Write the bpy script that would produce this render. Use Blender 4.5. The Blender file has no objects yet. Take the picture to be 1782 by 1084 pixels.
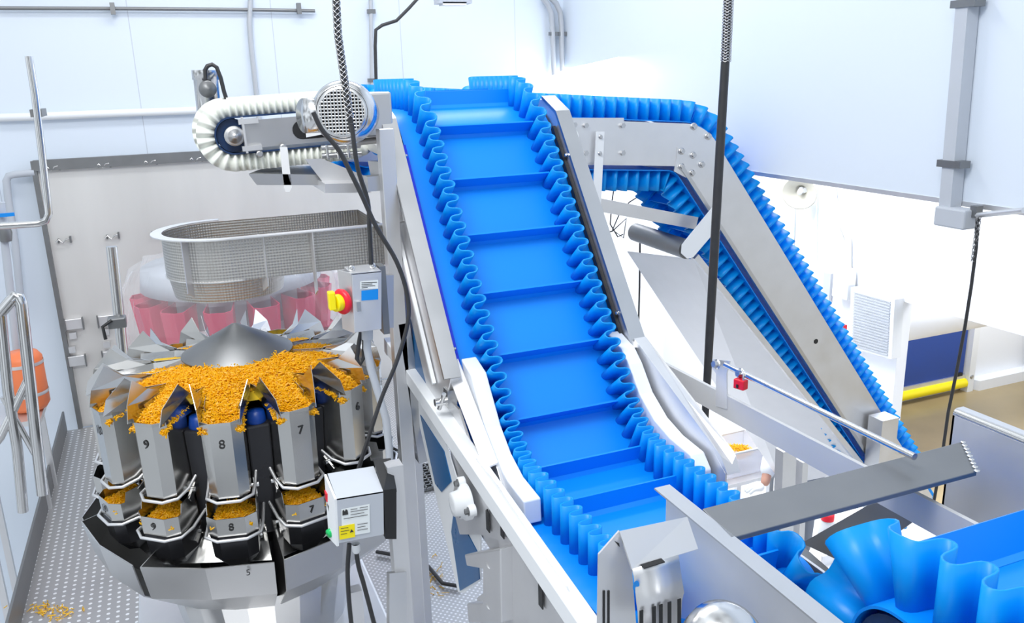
import bpy, math, random
from mathutils import Vector, Matrix
random.seed(7)
C = bpy.context.scene.collection
sc = bpy.context.scene
PI = math.pi
# ------------------------------------------------------------------ camera, world, light
PITCH, ROLL, YAW, FPX = math.radians(15.676), math.radians(-1.655), math.radians(22.05), 1468.1
fw = Vector((math.sin(YAW)*math.cos(PITCH), math.cos(YAW)*math.cos(PITCH), -math.sin(PITCH)))
_r = fw.cross(Vector((0, 0, 1))).normalized(); _u = _r.cross(fw)
RT = _r*math.cos(ROLL)+_u*math.sin(ROLL); UP = -_r*math.sin(ROLL)+_u*math.cos(ROLL)
CAM = Vector((0, 0, 2.0))
cd = bpy.data.cameras.new('camera'); cam = bpy.data.objects.new('camera', cd); C.objects.link(cam)
cd.sensor_width = 36; cd.lens = FPX/1782*36; cd.clip_start = .02; cd.clip_end = 100
cam.matrix_world = Matrix(((RT.x, UP.x, -fw.x, CAM.x), (RT.y, UP.y, -fw.y, CAM.y), (RT.z, UP.z, -fw.z, CAM.z), (0, 0, 0, 1)))
sc.camera = cam
sc.view_settings.view_transform = 'Standard'; sc.view_settings.look = 'None'
sc.view_settings.gamma = 1; sc.view_settings.use_curve_mapping = False
sc.view_settings.exposure = 0.22
w = bpy.data.worlds.new('world'); sc.world = w; w.use_nodes = True
bgn = w.node_tree.nodes['Background']; bgn.inputs[0].default_value = (.86, .93, 1, 1); bgn.inputs[1].default_value = .68
_nt = w.node_tree; _tc = _nt.nodes.new('ShaderNodeTexCoord'); _n = _nt.nodes.new('ShaderNodeTexNoise'); _n.inputs['Scale'].default_value = 2.3; _n.inputs['Detail'].default_value = 1.0
_mr = _nt.nodes.new('ShaderNodeMapRange'); _mr.inputs[1].default_value = .38; _mr.inputs[2].default_value = .62; _mr.inputs[3].default_value = .22; _mr.inputs[4].default_value = 1.2   # made-up noise background, patchy to give the steel contrast
_nt.links.new(_tc.outputs['Generated'], _n.inputs[0]); _nt.links.new(_n.outputs[0], _mr.inputs[0]); _nt.links.new(_mr.outputs[0], bgn.inputs[1])
def area(name, loc, size, power, target, color=(1, 1, 1)):
    l = bpy.data.lights.new(name, 'AREA'); l.shape = 'RECTANGLE'; l.size, l.size_y = size; l.energy = power; l.color = color
    o = bpy.data.objects.new(name, l); C.objects.link(o); o.location = loc
    o.rotation_euler = (Vector(target)-Vector(loc)).to_track_quat('-Z', 'Y').to_euler(); return o
area('ceiling_lamp_light', (-.6, 1.2, 4.3), (2.2, 1.2), 95, (.8, 3, .8))
area('ceiling_lamp_light', (1.2, 4.6, 4.2), (2.6, .6), 50, (1.2, 4.6, 0))
area('far_room_fill_light', (4.6, 6.2, 2.6), (1.6, 3.6), 230, (5.6, 6, 0))  # added area light without a fitting, brightens the far room's whites
area('far_room_fill_light', (8.0, 4.8, 2.2), (2, 2), 170, (7.8, 6, -2))  # second added light, brightens the corridor side of the far room

def ray(px, py): return RT*(px-891.)+UP*(-(py-542.))+fw*FPX
def at(px, py, ax, val):                                    # the point of the plane x/y/z = val seen at a pixel of the photograph
    i = 'xyz'.index(ax); r = ray(px, py); return CAM+r*((val-CAM[i])/r[i])
# ------------------------------------------------------------------ materials
def nodes(name):
    m = bpy.data.materials.new(name); m.use_nodes = True; nt = m.node_tree; return m, nt, nt.nodes['Principled BSDF']
def setp(b, **k):
    for a, v in k.items():
        a = a.replace('_', ' '); s = b.inputs.get(a) or b.inputs.get(a.title()) or b.inputs.get(a.capitalize())
        s.default_value = (*v, 1) if isinstance(v, tuple) and len(v) == 3 else v
def mat(name, col, rough=.5, metal=0., noise=0., scale=8., trans=0., bump=0., stretch=None, coat=0., alpha=1.):
    m, nt, b = nodes(name); b.inputs['Base Color'].default_value = (*col, 1); b.inputs['Roughness'].default_value = rough; b.inputs['Metallic'].default_value = metal
    if coat: b.inputs['Coat Weight'].default_value = coat
    if alpha < 1: b.inputs['Alpha'].default_value = alpha
    if trans: b.inputs['Transmission Weight'].default_value = trans
    tc = nt.nodes.new('ShaderNodeTexCoord'); mp = nt.nodes.new('ShaderNodeMapping'); nt.links.new(tc.outputs['Object'], mp.inputs[0])
    if stretch: mp.inputs['Scale'].default_value = stretch
    n = nt.nodes.new('ShaderNodeTexNoise'); n.inputs['Scale'].default_value = scale; n.inputs['Detail'].default_value = 4; nt.links.new(mp.outputs[0], n.inputs[0])
    if noise:
        mx = nt.nodes.new('ShaderNodeMixRGB'); mx.inputs[1].default_value = (*[max(0, c*(1-noise)) for c in col], 1); mx.inputs[2].default_value = (*[min(1, c*(1+noise)) for c in col], 1)
        nt.links.new(n.outputs[0], mx.inputs[0]); nt.links.new(mx.outputs[0], b.inputs['Base Color'])
        mr = nt.nodes.new('ShaderNodeMapRange'); mr.inputs[3].default_value = max(.02, rough-.08); mr.inputs[4].default_value = min(1, rough+.1); nt.links.new(n.outputs[0], mr.inputs[0]); nt.links.new(mr.outputs[0], b.inputs['Roughness'])
    if bump:
        bp = nt.nodes.new('ShaderNodeBump'); bp.inputs['Strength'].default_value = bump; bp.inputs['Distance'].default_value = .01; nt.links.new(n.outputs[0], bp.inputs['Height']); nt.links.new(bp.outputs[0], b.inputs['Normal'])
    return m
def belt_mat(name, col, tcol, tr=.35):
    m, nt, b = nodes(name); b.inputs['Base Color'].default_value = (*col, 1); b.inputs['Roughness'].default_value = .38
    t = nt.nodes.new('ShaderNodeBsdfTranslucent'); t.inputs[0].default_value = (*tcol, 1); mx = nt.nodes.new('ShaderNodeMixShader'); mx.inputs[0].default_value = tr
    nt.links.new(b.outputs[0], mx.inputs[1]); nt.links.new(t.outputs[0], mx.inputs[2]); nt.links.new(mx.outputs[0], nt.nodes['Material Output'].inputs[0]); return m
STEEL = mat('brushed_steel', (.60, .60, .605), .34, 1, .07, 5)
STEELB = mat('bead_blasted_steel', (.76, .76, .77), .4, .85, .06, 9)
SATIN = mat('satin_steel', (.62, .62, .62), .6, .4, .05, 9)
STEELD = mat('dull_steel', (.24, .245, .25), .45, .8, .12, 12)
SHINY = mat('polished_steel', (.68, .68, .68), .2, 1, .05, 4)
HOPPER = mat('hopper_steel', (.56, .555, .54), .22, 1, .08, 6)
DARKST = mat('black_steel', (.04, .04, .045), .3, .6, .2, 8)
BELT = belt_mat('blue_belt', (.0, .29, .93), (.0, .36, .95), .12)
WALLB = belt_mat('blue_sidewall_rubber', (.0, .38, .92), (.0, .60, 1.0), .30)
GUIDE = mat('deep_blue_plastic', (.0, .03, .62), .35)
BELTW = mat('white_belt_rubber', (.82, .84, .78), .5, 0, .03, 10)
PULLEY = mat('navy_pulley', (.005, .03, .10), .4, 0, .5, 40)
POLY = mat('white_plastic_guide', (.80, .84, .90), .45, 0, .02, 5)
BLACK = mat('black_rubber', (.012, .012, .013), .45, 0, .3, 20)
CABLE = mat('black_cable_sheath', (.03, .03, .032), .4, 0, .3, 30)
GREYC = mat('grey_plastic', (.50, .53, .58), .5, 0, .05, 6)
CONDUIT = mat('grey_conduit', (.50, .52, .55), .45, .3, .06, 10)
WALLM = mat('white_wall_panel', (.72, .79, .88), .45, 0, .015, 1.2)
WALLF = mat('white_far_wall', (.86, .88, .92), .55, 0, .01, 2)
CHEESE = belt_mat('orange_cheese', (1.0, .62, .01), (1, .66, .02), .42)
CHEESE2 = belt_mat('yellow_cheese', (1.0, .68, .03), (1, .68, .05), .35)
RED = mat('red_plastic', (.75, .01, .03), .35); PINK = mat('pink_red_plastic', (.66, .02, .10), .4, 0, .1, 6)
YEL = mat('yellow_plastic', (.95, .78, .0), .4); GRN = mat('green_plastic', (.0, .5, .12), .3)
WHITE = mat('white_paint', (.82, .84, .86), .45); LABELW = mat('paper_label', (.8, .84, .84), .5); INK = mat('black_ink', (.03, .03, .03), .6)
BLUEL = mat('blue_label', (.0, .25, .75), .4); NAVYP = mat('navy_plastic', (.0, .05, .32), .35)
SHEET = mat('blue_tinted_sheet', (.0, .10, .28), .3, 0, .2, 5)
NAVY = mat('navy_door_fabric', (.02, .06, .28), .6, 0, .1, 4)
ORANGE = mat('orange_tank_paint', (.85, .22, .08), .4, 0, .08, 3)
SKIN = mat('skin', (.62, .33, .24), .5); COAT = mat('white_coat_cloth', (.85, .87, .9), .8, 0, .03, 12, bump=.3)
NETM = mat('hair_net', (.75, .77, .8), .8); TROUS = mat('grey_trousers', (.2, .22, .26), .8)
FILM = mat('clear_plastic_film', (.92, .92, .95), .08, 0, 0, alpha=.20)
GLOVE = mat('translucent_glove', (.85, .87, .9), .3, 0, 0, 8, alpha=.75, bump=.5)
BINM = mat('clear_bin_plastic', (.85, .87, .95), .25, 0, 0, alpha=.5)
def dimple():
    m, nt, b = nodes('dimpled_steel'); b.inputs['Base Color'].default_value = (.5, .49, .47, 1); b.inputs['Metallic'].default_value = .9; b.inputs['Roughness'].default_value = .36
    uv = nt.nodes.new('ShaderNodeTexCoord'); sp = nt.nodes.new('ShaderNodeSeparateXYZ'); nt.links.new(uv.outputs['UV'], sp.inputs[0])
    def mth(op, a, c=None):
        x = nt.nodes.new('ShaderNodeMath'); x.operation = op
        for i, v in enumerate((a, c)):
            if v is None: continue
            if isinstance(v, (int, float)): x.inputs[i].default_value = v
            else: nt.links.new(v, x.inputs[i])
        return x.outputs[0]
    k = 2*PI/.0125
    s = mth('MULTIPLY', mth('SINE', mth('MULTIPLY', mth('ADD', sp.outputs[0], sp.outputs[1]), k/1.6)), mth('SINE', mth('MULTIPLY', mth('SUBTRACT', sp.outputs[0], sp.outputs[1]), k/1.6)))
    bp = nt.nodes.new('ShaderNodeBump'); bp.inputs['Strength'].default_value = 1; bp.inputs['Distance'].default_value = .0008; nt.links.new(s, bp.inputs['Height']); nt.links.new(bp.outputs[0], b.inputs['Normal'])
    return m
DIMPLE = dimple()
def holes(name, pitch, rad, c1, c2, metal, rough, rot=0.):
    m, nt, b = nodes(name); tc = nt.nodes.new('ShaderNodeTexCoord'); mp = nt.nodes.new('ShaderNodeMapping'); mp.inputs['Rotation'].default_value = (0, 0, rot); nt.links.new(tc.outputs['Object'], mp.inputs[0])
    v = nt.nodes.new('ShaderNodeTexVoronoi'); v.inputs['Scale'].default_value = 1/pitch; v.inputs['Randomness'].default_value = 0; nt.links.new(mp.outputs[0], v.inputs[0]); v.voronoi_dimensions = '2D'
    g = nt.nodes.new('ShaderNodeMath'); g.operation = 'LESS_THAN'; g.inputs[1].default_value = rad; nt.links.new(v.outputs['Distance'], g.inputs[0])
    mx = nt.nodes.new('ShaderNodeMixRGB'); mx.inputs[1].default_value = (*c1, 1); mx.inputs[2].default_value = (*c2, 1); nt.links.new(g.outputs[0], mx.inputs[0]); nt.links.new(mx.outputs[0], b.inputs['Base Color'])
    b.inputs['Metallic'].default_value = metal; b.inputs['Roughness'].default_value = rough; return m
DECK = holes('perforated_deck_steel', .042, .2, (.42, .42, .43), (.88, .9, .92), .55, .42)
TREAD = holes('tread_plate_steel', .022, .25, (.5, .5, .51), (.8, .8, .82), .7, .4, .78)
FLOORW = mat('blown_white_floor', (.72, .73, .75), .4, 0, .04, 2)  # paler than the far floor: overexposure put into the base colour
CONC = mat('sealed_concrete', (.40, .31, .17), .3, 0, .35, 1.3)
def panelwall(name, axis, pitch, off, base, line):            # white panels with fine vertical joints
    m, nt, b = nodes(name); b.inputs['Roughness'].default_value = .4
    tc = nt.nodes.new('ShaderNodeTexCoord'); sp = nt.nodes.new('ShaderNodeSeparateXYZ'); nt.links.new(tc.outputs['Object'], sp.inputs[0])
    a = nt.nodes.new('ShaderNodeMath'); a.operation = 'ADD'; a.inputs[1].default_value = off; nt.links.new(sp.outputs[axis], a.inputs[0])
    p = nt.nodes.new('ShaderNodeMath'); p.operation = 'PINGPONG'; p.inputs[1].default_value = pitch/2; nt.links.new(a.outputs[0], p.inputs[0])
    l = nt.nodes.new('ShaderNodeMath'); l.operation = 'LESS_THAN'; l.inputs[1].default_value = .003; nt.links.new(p.outputs[0], l.inputs[0])
    mx = nt.nodes.new('ShaderNodeMixRGB'); mx.inputs[1].default_value = (*base, 1); mx.inputs[2].default_value = (*line, 1); nt.links.new(l.outputs[0], mx.inputs[0]); nt.links.new(mx.outputs[0], b.inputs['Base Color']); return m
PANW = panelwall('panel_joint_wall', 0, .95, .08, (.72, .79, .88), (.55, .6, .68))
# ------------------------------------------------------------------ mesh building
class MB:
    def __init__(s): s.v = []; s.f = []; s.uv = {}; s.smooth = []
    def add(s, vs, fs, smooth=False, uv=None):
        o = len(s.v); s.v += [tuple(v) for v in vs]
        for f in fs:
            s.f.append([o+i for i in f]); s.smooth.append(smooth)
            if uv: s.uv[len(s.f)-1] = [uv[i] for i in f]
        return s
    def hexa(s, p): return s.add(p, [(0, 3, 2, 1), (4, 5, 6, 7), (0, 1, 5, 4), (1, 2, 6, 5), (2, 3, 7, 6), (3, 0, 4, 7)])
    def box(s, c, d, M=None):
        c = Vector(c); x, y, z = [k/2 for k in d]
        p = [Vector(q) for q in ((-x, -y, -z), (x, -y, -z), (x, y, -z), (-x, y, -z), (-x, -y, z), (x, -y, z), (x, y, z), (-x, y, z))]
        return s.hexa([c+(M @ q if M else q) for q in p])
    def bar(s, a, b, wd, ht, up=(0, 0, 1)):                   # rectangular bar from a to b
        a, b = Vector(a), Vector(b); d = (b-a).normalized(); sd = d.cross(Vector(up)).normalized()*wd/2; u = sd.cross(d).normalized()*ht/2
        return s.hexa([a-sd-u, a+sd-u, a+sd+u, a-sd+u, b-sd-u, b+sd-u, b+sd+u, b-sd+u])
    def prism(s, pts, off):                                   # polygon extruded by a vector
        n = len(pts); off = Vector(off); p = [Vector(q) for q in pts]
        return s.add(p+[q+off for q in p], [tuple(range(n-1, -1, -1)), tuple(range(n, 2*n))]+[(i, (i+1) % n, n+(i+1) % n, n+i) for i in range(n)])
    def tube(s, path, r, seg=10, cap=True, closed=False):
        P = [Vector(p) for p in path]; n = len(P); vs = []; up = None
        for i, p in enumerate(P):
            d = (P[(i+1) % n]-P[i-1]) if closed else (P[min(i+1, n-1)]-P[max(i-1, 0)])
            d.normalize()
            if up is None: up = d.orthogonal().normalized()
            up = (up-d*up.dot(d)).normalized(); sd = d.cross(up); rr = r[i] if isinstance(r, (list, tuple)) else r
            vs += [p+(up*math.cos(2*PI*k/seg)+sd*math.sin(2*PI*k/seg))*rr for k in range(seg)]
        m = n if closed else n-1
        fs = [(i*seg+k, i*seg+(k+1) % seg, ((i+1) % n)*seg+(k+1) % seg, ((i+1) % n)*seg+k) for i in range(m) for k in range(seg)]
        s.add(vs, fs, True)
        if cap and not closed:
            s.add([vs[k] for k in range(seg)], [tuple(range(seg-1, -1, -1))]); s.add([vs[(n-1)*seg+k] for k in range(seg)], [tuple(range(seg))])
        return s
    def lathe(s, prof, c=(0, 0, 0), M=None, seg=40, smooth=True):     # prof: (radius, height)
        c = Vector(c); vs = []
        for r, h in prof:
            for k in range(seg):
                q = Vector((r*math.cos(2*PI*k/seg), r*math.sin(2*PI*k/seg), h)); vs.append(c+(M @ q if M else q))
        fs = [(i*seg+k, i*seg+(k+1) % seg, (i+1)*seg+(k+1) % seg, (i+1)*seg+k) for i in range(len(prof)-1) for k in range(seg)]
        return s.add(vs, fs, smooth)
    def grid(s, rows, smooth=True, uv=None, closed=False):
        n = len(rows[0]); vs = [p for r in rows for p in r]; m = len(rows) if closed else len(rows)-1; R = len(rows)
        fs = [(i*n+k, i*n+k+1, ((i+1) % R)*n+k+1, ((i+1) % R)*n+k) for i in range(m) for k in range(n-1)]
        return s.add(vs, fs, smooth, [q for r in uv for q in r] if uv else None)
    def build(s, name, m, parent=None, solid=0., bevel=0.):
        me = bpy.data.meshes.new(name); me.from_pydata(s.v, [], s.f); me.polygons.foreach_set('use_smooth', s.smooth); me.update()
        if s.uv:
            ul = me.uv_layers.new(name='UVMap')
            for fi, uvs in s.uv.items():
                for li, q in zip(me.polygons[fi].loop_indices, uvs): ul.data[li].uv = q
        me.materials.append(m); o = bpy.data.objects.new(name, me); C.objects.link(o)
        if parent is not None: o.parent = parent
        if solid: md = o.modifiers.new('s', 'SOLIDIFY'); md.thickness = solid; md.offset = 0
        if bevel: md = o.modifiers.new('b', 'BEVEL'); md.width = bevel; md.segments = 2; md.limit_method = 'ANGLE'
        return o
def zmat(d):
    return Vector(d).normalized().to_track_quat('Z', 'Y').to_matrix()
def cyl(mb, a, b, r, seg=20): return mb.tube([a, b], r, seg)
def thing(name, label, cat, loc=(0, 0, 0), group=None):
    o = bpy.data.objects.new(name, None); C.objects.link(o); o.empty_display_size = .05; o.location = loc; o['label'] = label; o['category'] = cat
    if group: o['group'] = group
    return o
def tag(o, label, cat, group=None, kind=None):
    o['label'] = label; o['category'] = cat
    if group: o['group'] = group
    if kind: o['kind'] = kind
    return o
def struct(name, mb, m): o = mb.build(name, m); o['kind'] = 'structure'; return o
def localise(root):                                           # children were built in world space: keep them there
    for o in C.objects:
        if o.parent == root: o.location = Vector(o.location)-root.location
def fillet(pts, closed=True, step=.012):
    """pts: (u, v, r) corners -> finely sampled rounded outline"""
    out = []; n = len(pts)
    for i in range(n):
        p = Vector(pts[i][:2]); r = pts[i][2]
        if (not closed and i in (0, n-1)) or r == 0: out.append(p); continue
        a = Vector(pts[i-1][:2]); b = Vector(pts[(i+1) % n][:2]); d1 = (a-p).normalized(); d2 = (b-p).normalized()
        ang = d1.angle(d2); t = r/math.tan(ang/2); c = p+(d1+d2).normalized()*(r/math.sin(ang/2)); s = p+d1*t; e = p+d2*t
        a0 = math.atan2(s.y-c.y, s.x-c.x); a1 = math.atan2(e.y-c.y, e.x-c.x); da = (a1-a0+PI) % (2*PI)-PI; k = max(4, int(abs(da)*12))
        out += [c+Vector((math.cos(a0+da*j/k), math.sin(a0+da*j/k)))*r for j in range(k+1)]
    return out
class Path:
    def __init__(s, pts):
        s.p = pts+[pts[0]]; s.l = [0]
        for a, b in zip(s.p, s.p[1:]): s.l.append(s.l[-1]+(b-a).length)
        s.L = s.l[-1]
        n = len(pts); s.n = []
        for i in range(n):
            d = (pts[(i+1) % n]-pts[i-1]).normalized(); s.n.append(Vector((-d.y, d.x)))
        s.n.append(s.n[0])
    def at(s, t):
        t %= s.L
        import bisect
        i = max(0, min(bisect.bisect_right(s.l, t)-1, len(s.p)-2)); f = (t-s.l[i])/max(1e-9, s.l[i+1]-s.l[i])
        return s.p[i].lerp(s.p[i+1], f), s.n[i].lerp(s.n[i+1], f).normalized()
def conveyor_belt(root, pts, to3, wa, wb, wl, wr, h, pitch, amp, cleat_h, cleat_sp, cleat_off, mb_, mw, thick=.006, over=.13):
    """pts rounded outline, to3(u, v, w) -> world; belt spans wa..wb, sidewalls centred on wl and wr"""
    P = Path(fillet(pts)); rows = []
    for q, n in zip(P.p[:-1], P.n[:-1]):
        rows.append([Vector(to3(q.x-n.x*thick, q.y-n.y*thick, wa)), Vector(to3(q.x, q.y, wa)), Vector(to3(q.x, q.y, wb)), Vector(to3(q.x-n.x*thick, q.y-n.y*thick, wb)), Vector(to3(q.x-n.x*thick, q.y-n.y*thick, wa))])
    b = MB(); b.grid(rows, True, closed=True); bo = b.build('belt', mb_, root)
    md = bo.modifiers.new('e', 'EDGE_SPLIT'); md.split_angle = .9
    N = round(P.L/pitch); pp = P.L/N; sub = 16
    for wc in (wl, wr):
        rows = []
        for i in range(N*sub):
            t = i/sub; s = t*pp+over*pp*math.sin(4*PI*t)/2; ww = wc+amp*math.cos(2*PI*t); q, n = P.at(s)
            rows.append([Vector(to3(q.x+n.x*hh, q.y+n.y*hh, ww)) for hh in (0, h*.5, h)])
        MB().grid(rows, True, closed=True).build('sidewall', mw, root, solid=.0045 if h > .08 else .003)
    if cleat_h:
        k = 0; nC = int(P.L/cleat_sp)
        for k in range(nC):
            q, n = P.at(cleat_off+k*P.L/nC); t = Vector((n.y, -n.x)); c = MB()
            a0, a1 = wl+amp*.6, wr-amp*.6
            prof = [(-.012, 0), (-.003, .012), (-.002, cleat_h), (.004, cleat_h), (.005, .012), (.014, 0)]
            L1 = [Vector(to3(q.x+t.x*a+n.x*b_, q.y+t.y*a+n.y*b_, a0)) for a, b_ in prof]; L2 = [Vector(to3(q.x+t.x*a+n.x*b_, q.y+t.y*a+n.y*b_, a1)) for a, b_ in prof]
            m = len(prof); c.add(L1+L2, [tuple(range(m)), tuple(range(2*m-1, m-1, -1))]+[(i, i+m, (i+1) % m+m, (i+1) % m) for i in range(m)]); c.build('cleat', mb_, root)
    return P
def bolt(parent, p, d, r=.012, h=.012, m=None):
    M = zmat(d); mb = MB(); mb.lathe([(r*1.45, 0), (r*1.45, .002), (0.001, .002)], p, M, 18); mb.lathe([(r, .002), (r, h), (0.001, h)], p, M, 6, False); return mb.build('bolt', m or STEEL, parent)
def text(body, size, p, xd, yd, m, parent, name='number_mark', depth=.0006):
    cu = bpy.data.curves.new(name, 'FONT'); cu.body = body; cu.size = size; cu.extrude = depth; cu.align_x = 'CENTER'; cu.align_y = 'CENTER'
    tmp = bpy.data.objects.new(name, cu); C.objects.link(tmp); bpy.context.view_layer.update()
    me = bpy.data.meshes.new_from_object(tmp.evaluated_get(bpy.context.evaluated_depsgraph_get())); bpy.data.objects.remove(tmp)
    me.materials.clear(); me.materials.append(m); o = bpy.data.objects.new(name, me); C.objects.link(o); o.parent = parent
    xd = Vector(xd).normalized(); yd = Vector(yd).normalized(); zd = xd.cross(yd)
    o.matrix_local = Matrix(((xd.x, yd.x, zd.x, p[0]), (xd.y, yd.y, zd.y, p[1]), (xd.z, yd.z, zd.z, p[2]), (0, 0, 0, 1))); return o
# ================================================================== SETTING
GZ, PZ = -2.0, -.40
YB, XW = 6.6, 3.2
b = MB(); b.box((-.5, 4, GZ-.05), (13.0, 20, .1)); struct('floor', b, FLOORW)
b = MB(); b.box((10, 4, GZ-.05), (8, 20, .1)); struct('floor_far_room', b, CONC)
b = MB(); b.box((-.6, YB+.06, 1.2), (2*XW+1.2, .12, 6.6)); struct('wall_back', b, PANW)
b = MB(); b.box((XW+.06, 2.4, 1.415+1.9), (.12, 8.6, 3.8)); struct('wall_right', b, WALLM)
b = MB(); b.box((XW+.06, 2.4, 1.405), (.13, 8.6, .022)); struct('trim_1', b, STEELB)
# far room
b = MB(); b.box((6.06, 7.45, .4), (.12, 4.0, 4.8)); b.box((6.06, 3.20, 1.37), (.12, 4.499, 2.86)); struct('wall_far_right', b, WALLF)
b = MB(); b.box((4.6, 9.4, .5), (3.4, .1, 5)); struct('wall_far_back', b, WALLF)
b = MB(); b.box((10, 7.2, -.2), (7.8, .1, 3.6)); struct('wall_corridor', b, WALLF)
b = MB(); b.prism([(9.1, 7.15, GZ), (10.15, 7.15, GZ), (10.15, 7.0, GZ), (9.15, 7.0, GZ)], (0, 0, .13)); struct('baseboard_corridor', b, WALLF)
# rapid roll door
d = MB(); d.box((7.62, 7.11, -.9), (2.66, .03, 2.0)); dr = d.build('door_1', NAVY); dr['kind'] = 'structure'
MB().box((7.62, 7.10, -1.80), (2.7, .05, .05)).build('bottom_rail', STEELB, dr)
MB().box((8.86, 7.08, -1.76), (.1, .03, .04)).build('bottom_rail_switch', BLACK, dr)
MB().tube([(6.2, 7.08, -1.885), (8.97, 7.08, -1.885)], .062, 14).build('yellow_bumper', YEL, dr)
MB().box((9.03, 7.08, -.9), (.1, .1, 2.2)).build('door_jamb', WHITE, dr)
for zz in (-1.0, -1.8): bolt(dr, (9.03, 7.03, zz), (0, -1, 0), .02)
d = MB(); d.box((10.75, 6.98, -.9), (1.0, .03, 2.1)); d2 = d.build('door_2', NAVY); d2['kind'] = 'structure'
MB().box((10.2, 6.85, -1.4), (.12, .3, 1.2)).build('steel_guard', STEELB, d2)
# ================================================================== MAIN INCLINE CONVEYOR
al = math.radians(52.62); ca, sa = math.cos(al), math.sin(al); P0 = (2.8054, 1.5858)
def inc(s, n): return (P0[0]+ca*s-sa*n, P0[1]+sa*s+ca*n)      # s up the incline, n off the belt
mc = thing('incline_conveyor', 'big central blue sidewall belt conveyor rising from the foreground between steel rails', 'conveyor', (1.09, 2.0, PZ))
ZL, ZH, RO = .79, 1.885, -.26
def yi(z, n=0): return P0[0]+(z-(P0[1]+ca*n))/sa*ca-sa*n
mpts = [(1.41, ZL, .084), (yi(ZL), ZL, .34), (yi(ZH), ZH, .26), (3.62, ZH, .08), (3.62, ZH-.165, .08), (yi(ZH-.165, RO), ZH-.165, .04), (yi(ZL-.17, RO), ZL-.17, .12), (1.41, ZL-.17, .084)]
conveyor_belt(mc, mpts, lambda u, v, ww: (ww, u, v), .80, 1.385, .882, 1.302, .112, .0535, .0235, .062, .2165, .118, BELT, WALLB)
sy = lambda pts, x: [(x, p[0], p[1]) for p in pts]
# side rails: deep channels along the incline
for x, dx, nm in ((.775, -.032, 'left'), (1.392, .034, 'right')):
    top = [inc(-.66, .055), inc(.30, .055), (3.06, ZH+.02), (3.2, ZH+.02), (3.2, ZH-.12), (3.12, ZH-.13), inc(.20, -.10), inc(.10, -.17), inc(-.05, -.235), inc(-.62, -.235), inc(-.70, -.05)]
    r = MB().prism(sy(top, x), (dx, 0, 0)).build('side_rail', STEELB, mc, bevel=.003)
    o = MB(); s0 = [inc(-.66, .056), inc(.30, .056), (3.06, ZH+.021), (3.06, ZH+.033), inc(.30, .068), inc(-.66, .068)]
    o.prism(sy(s0, x+(.0 if dx < 0 else -.004)), (dx*1.7, 0, 0)).build('rail_flange', STEEL, mc)
# blue wear strips inside the rails
MB().prism(sy([inc(-.64, .004), inc(.22, .004), inc(.22, .022), inc(-.64, .022)], .781), (.018, 0, 0)).build('wear_strip', GUIDE, mc)
MB().bar((.733, *inc(-.62, -.10)), (.733, *inc(.02, -.10)), .012, .012, (1, 0, 0)).build('rail_highlight', WHITE, mc)  # white bar on the rail: its highlight line put into colour
MB().prism(sy([inc(-.66, .008), inc(.26, .008), inc(.26, .03), inc(-.66, .03)], 1.377), (.012, 0, 0)).build('wear_strip', BLACK, mc)
for x, dx, s in ((.779, 1, .16), (.779, 1, -.56), (1.388, -1, -.52), (1.388, -1, .12)):
    bolt(mc, (x, *inc(s, .045)), (dx, 0, 0), .006, .008, SHINY)
# lower guard plates with blue sheets behind the cut-outs
def px_poly(q, x): return [at(a, b_, 'x', x) for a, b_ in q]
MB().prism(px_poly(((706, 560), (722, 705), (755, 850), (776, 940), (797, 1030), (806, 1032), (836, 1010), (836, 930), (800, 850), (775, 770), (752, 700), (712, 560)), .748), (.004, 0, 0)).build('lower_guard_plate', WHITE, mc)
for q in (((700, 480), (708, 470), (742, 620), (757, 700), (722, 655), (702, 600)), ((731, 722), (772, 785), (785, 838), (768, 856), (757, 842)), ((792, 868), (806, 915), (831, 962), (834, 1008), (800, 1028), (785, 925))):
    MB().prism(px_poly(q, .745), (.003, 0, 0)).build('blue_guard_sheet', SHEET, mc)
MB().prism([(1.40, p[0], p[1]) for p in (inc(.10, -.25), inc(-.50, -.25), inc(-.56, -.34), inc(-1.16, -.30), inc(-1.26, -.34), inc(-.95, -.42), inc(-.1, -.30))], (.006, 0, 0)).build('lower_guard_plate', WHITE, mc)
# loading section side plates
yl = yi(ZL)
for x, dx in ((.765, -.008), (1.40, .008)):
    MB().prism([(x, 1.30, ZL-.012), (x, 2.0, ZL-.012), (x, 2.16, ZL+.06), (x, 2.34, 1.0), (x, 2.50, 1.0), (x, 2.45, .84), (x, 2.40, .66), (x, 1.30, .60)], (dx, 0, 0)).build('loading_side_plate', STEELB, mc)
# white hold-down guides that follow the bend
gl = [at(808, 662, 'x', .84), at(832, 656, 'x', .84), at(848, 705, 'x', .84), at(868, 765, 'x', .84), at(895, 815, 'x', .84), at(925, 862, 'x', .84), at(928, 900, 'x', .84), at(900, 880, 'x', .84), at(860, 800, 'x', .84), at(825, 720, 'x', .84)]
gl = [(.80, 2.42, 1.135), (.80, 2.33, 1.11), (.80, 2.29, 1.06), (.80, 2.22, .975), (.80, 2.14, .915), (.80, 2.05, .88), (.80, 1.93, .87), (.80, 1.925, .80), (.80, 2.05, .80), (.80, 2.20, .83), (.80, 2.36, 1.02)]
MB().prism(gl, (.052, 0, 0)).build('hold_down_guide', POLY, mc, bevel=.004)
gr = [(1.338, y, z) for (_, y, z) in gl]
gr = [(1.338, 2.44, 1.14), (1.338, 2.34, 1.11), (1.338, 2.29, 1.07), (1.338, 2.22, .99), (1.338, 2.13, .935), (1.338, 2.04, .91), (1.338, 1.93, .90), (1.338, 1.89, .86), (1.338, 1.89, .805), (1.338, 2.20, .805), (1.338, 2.38, 1.02)]
MB().prism(gr, (.05, 0, 0)).build('hold_down_guide', POLY, mc, bevel=.004)
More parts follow.
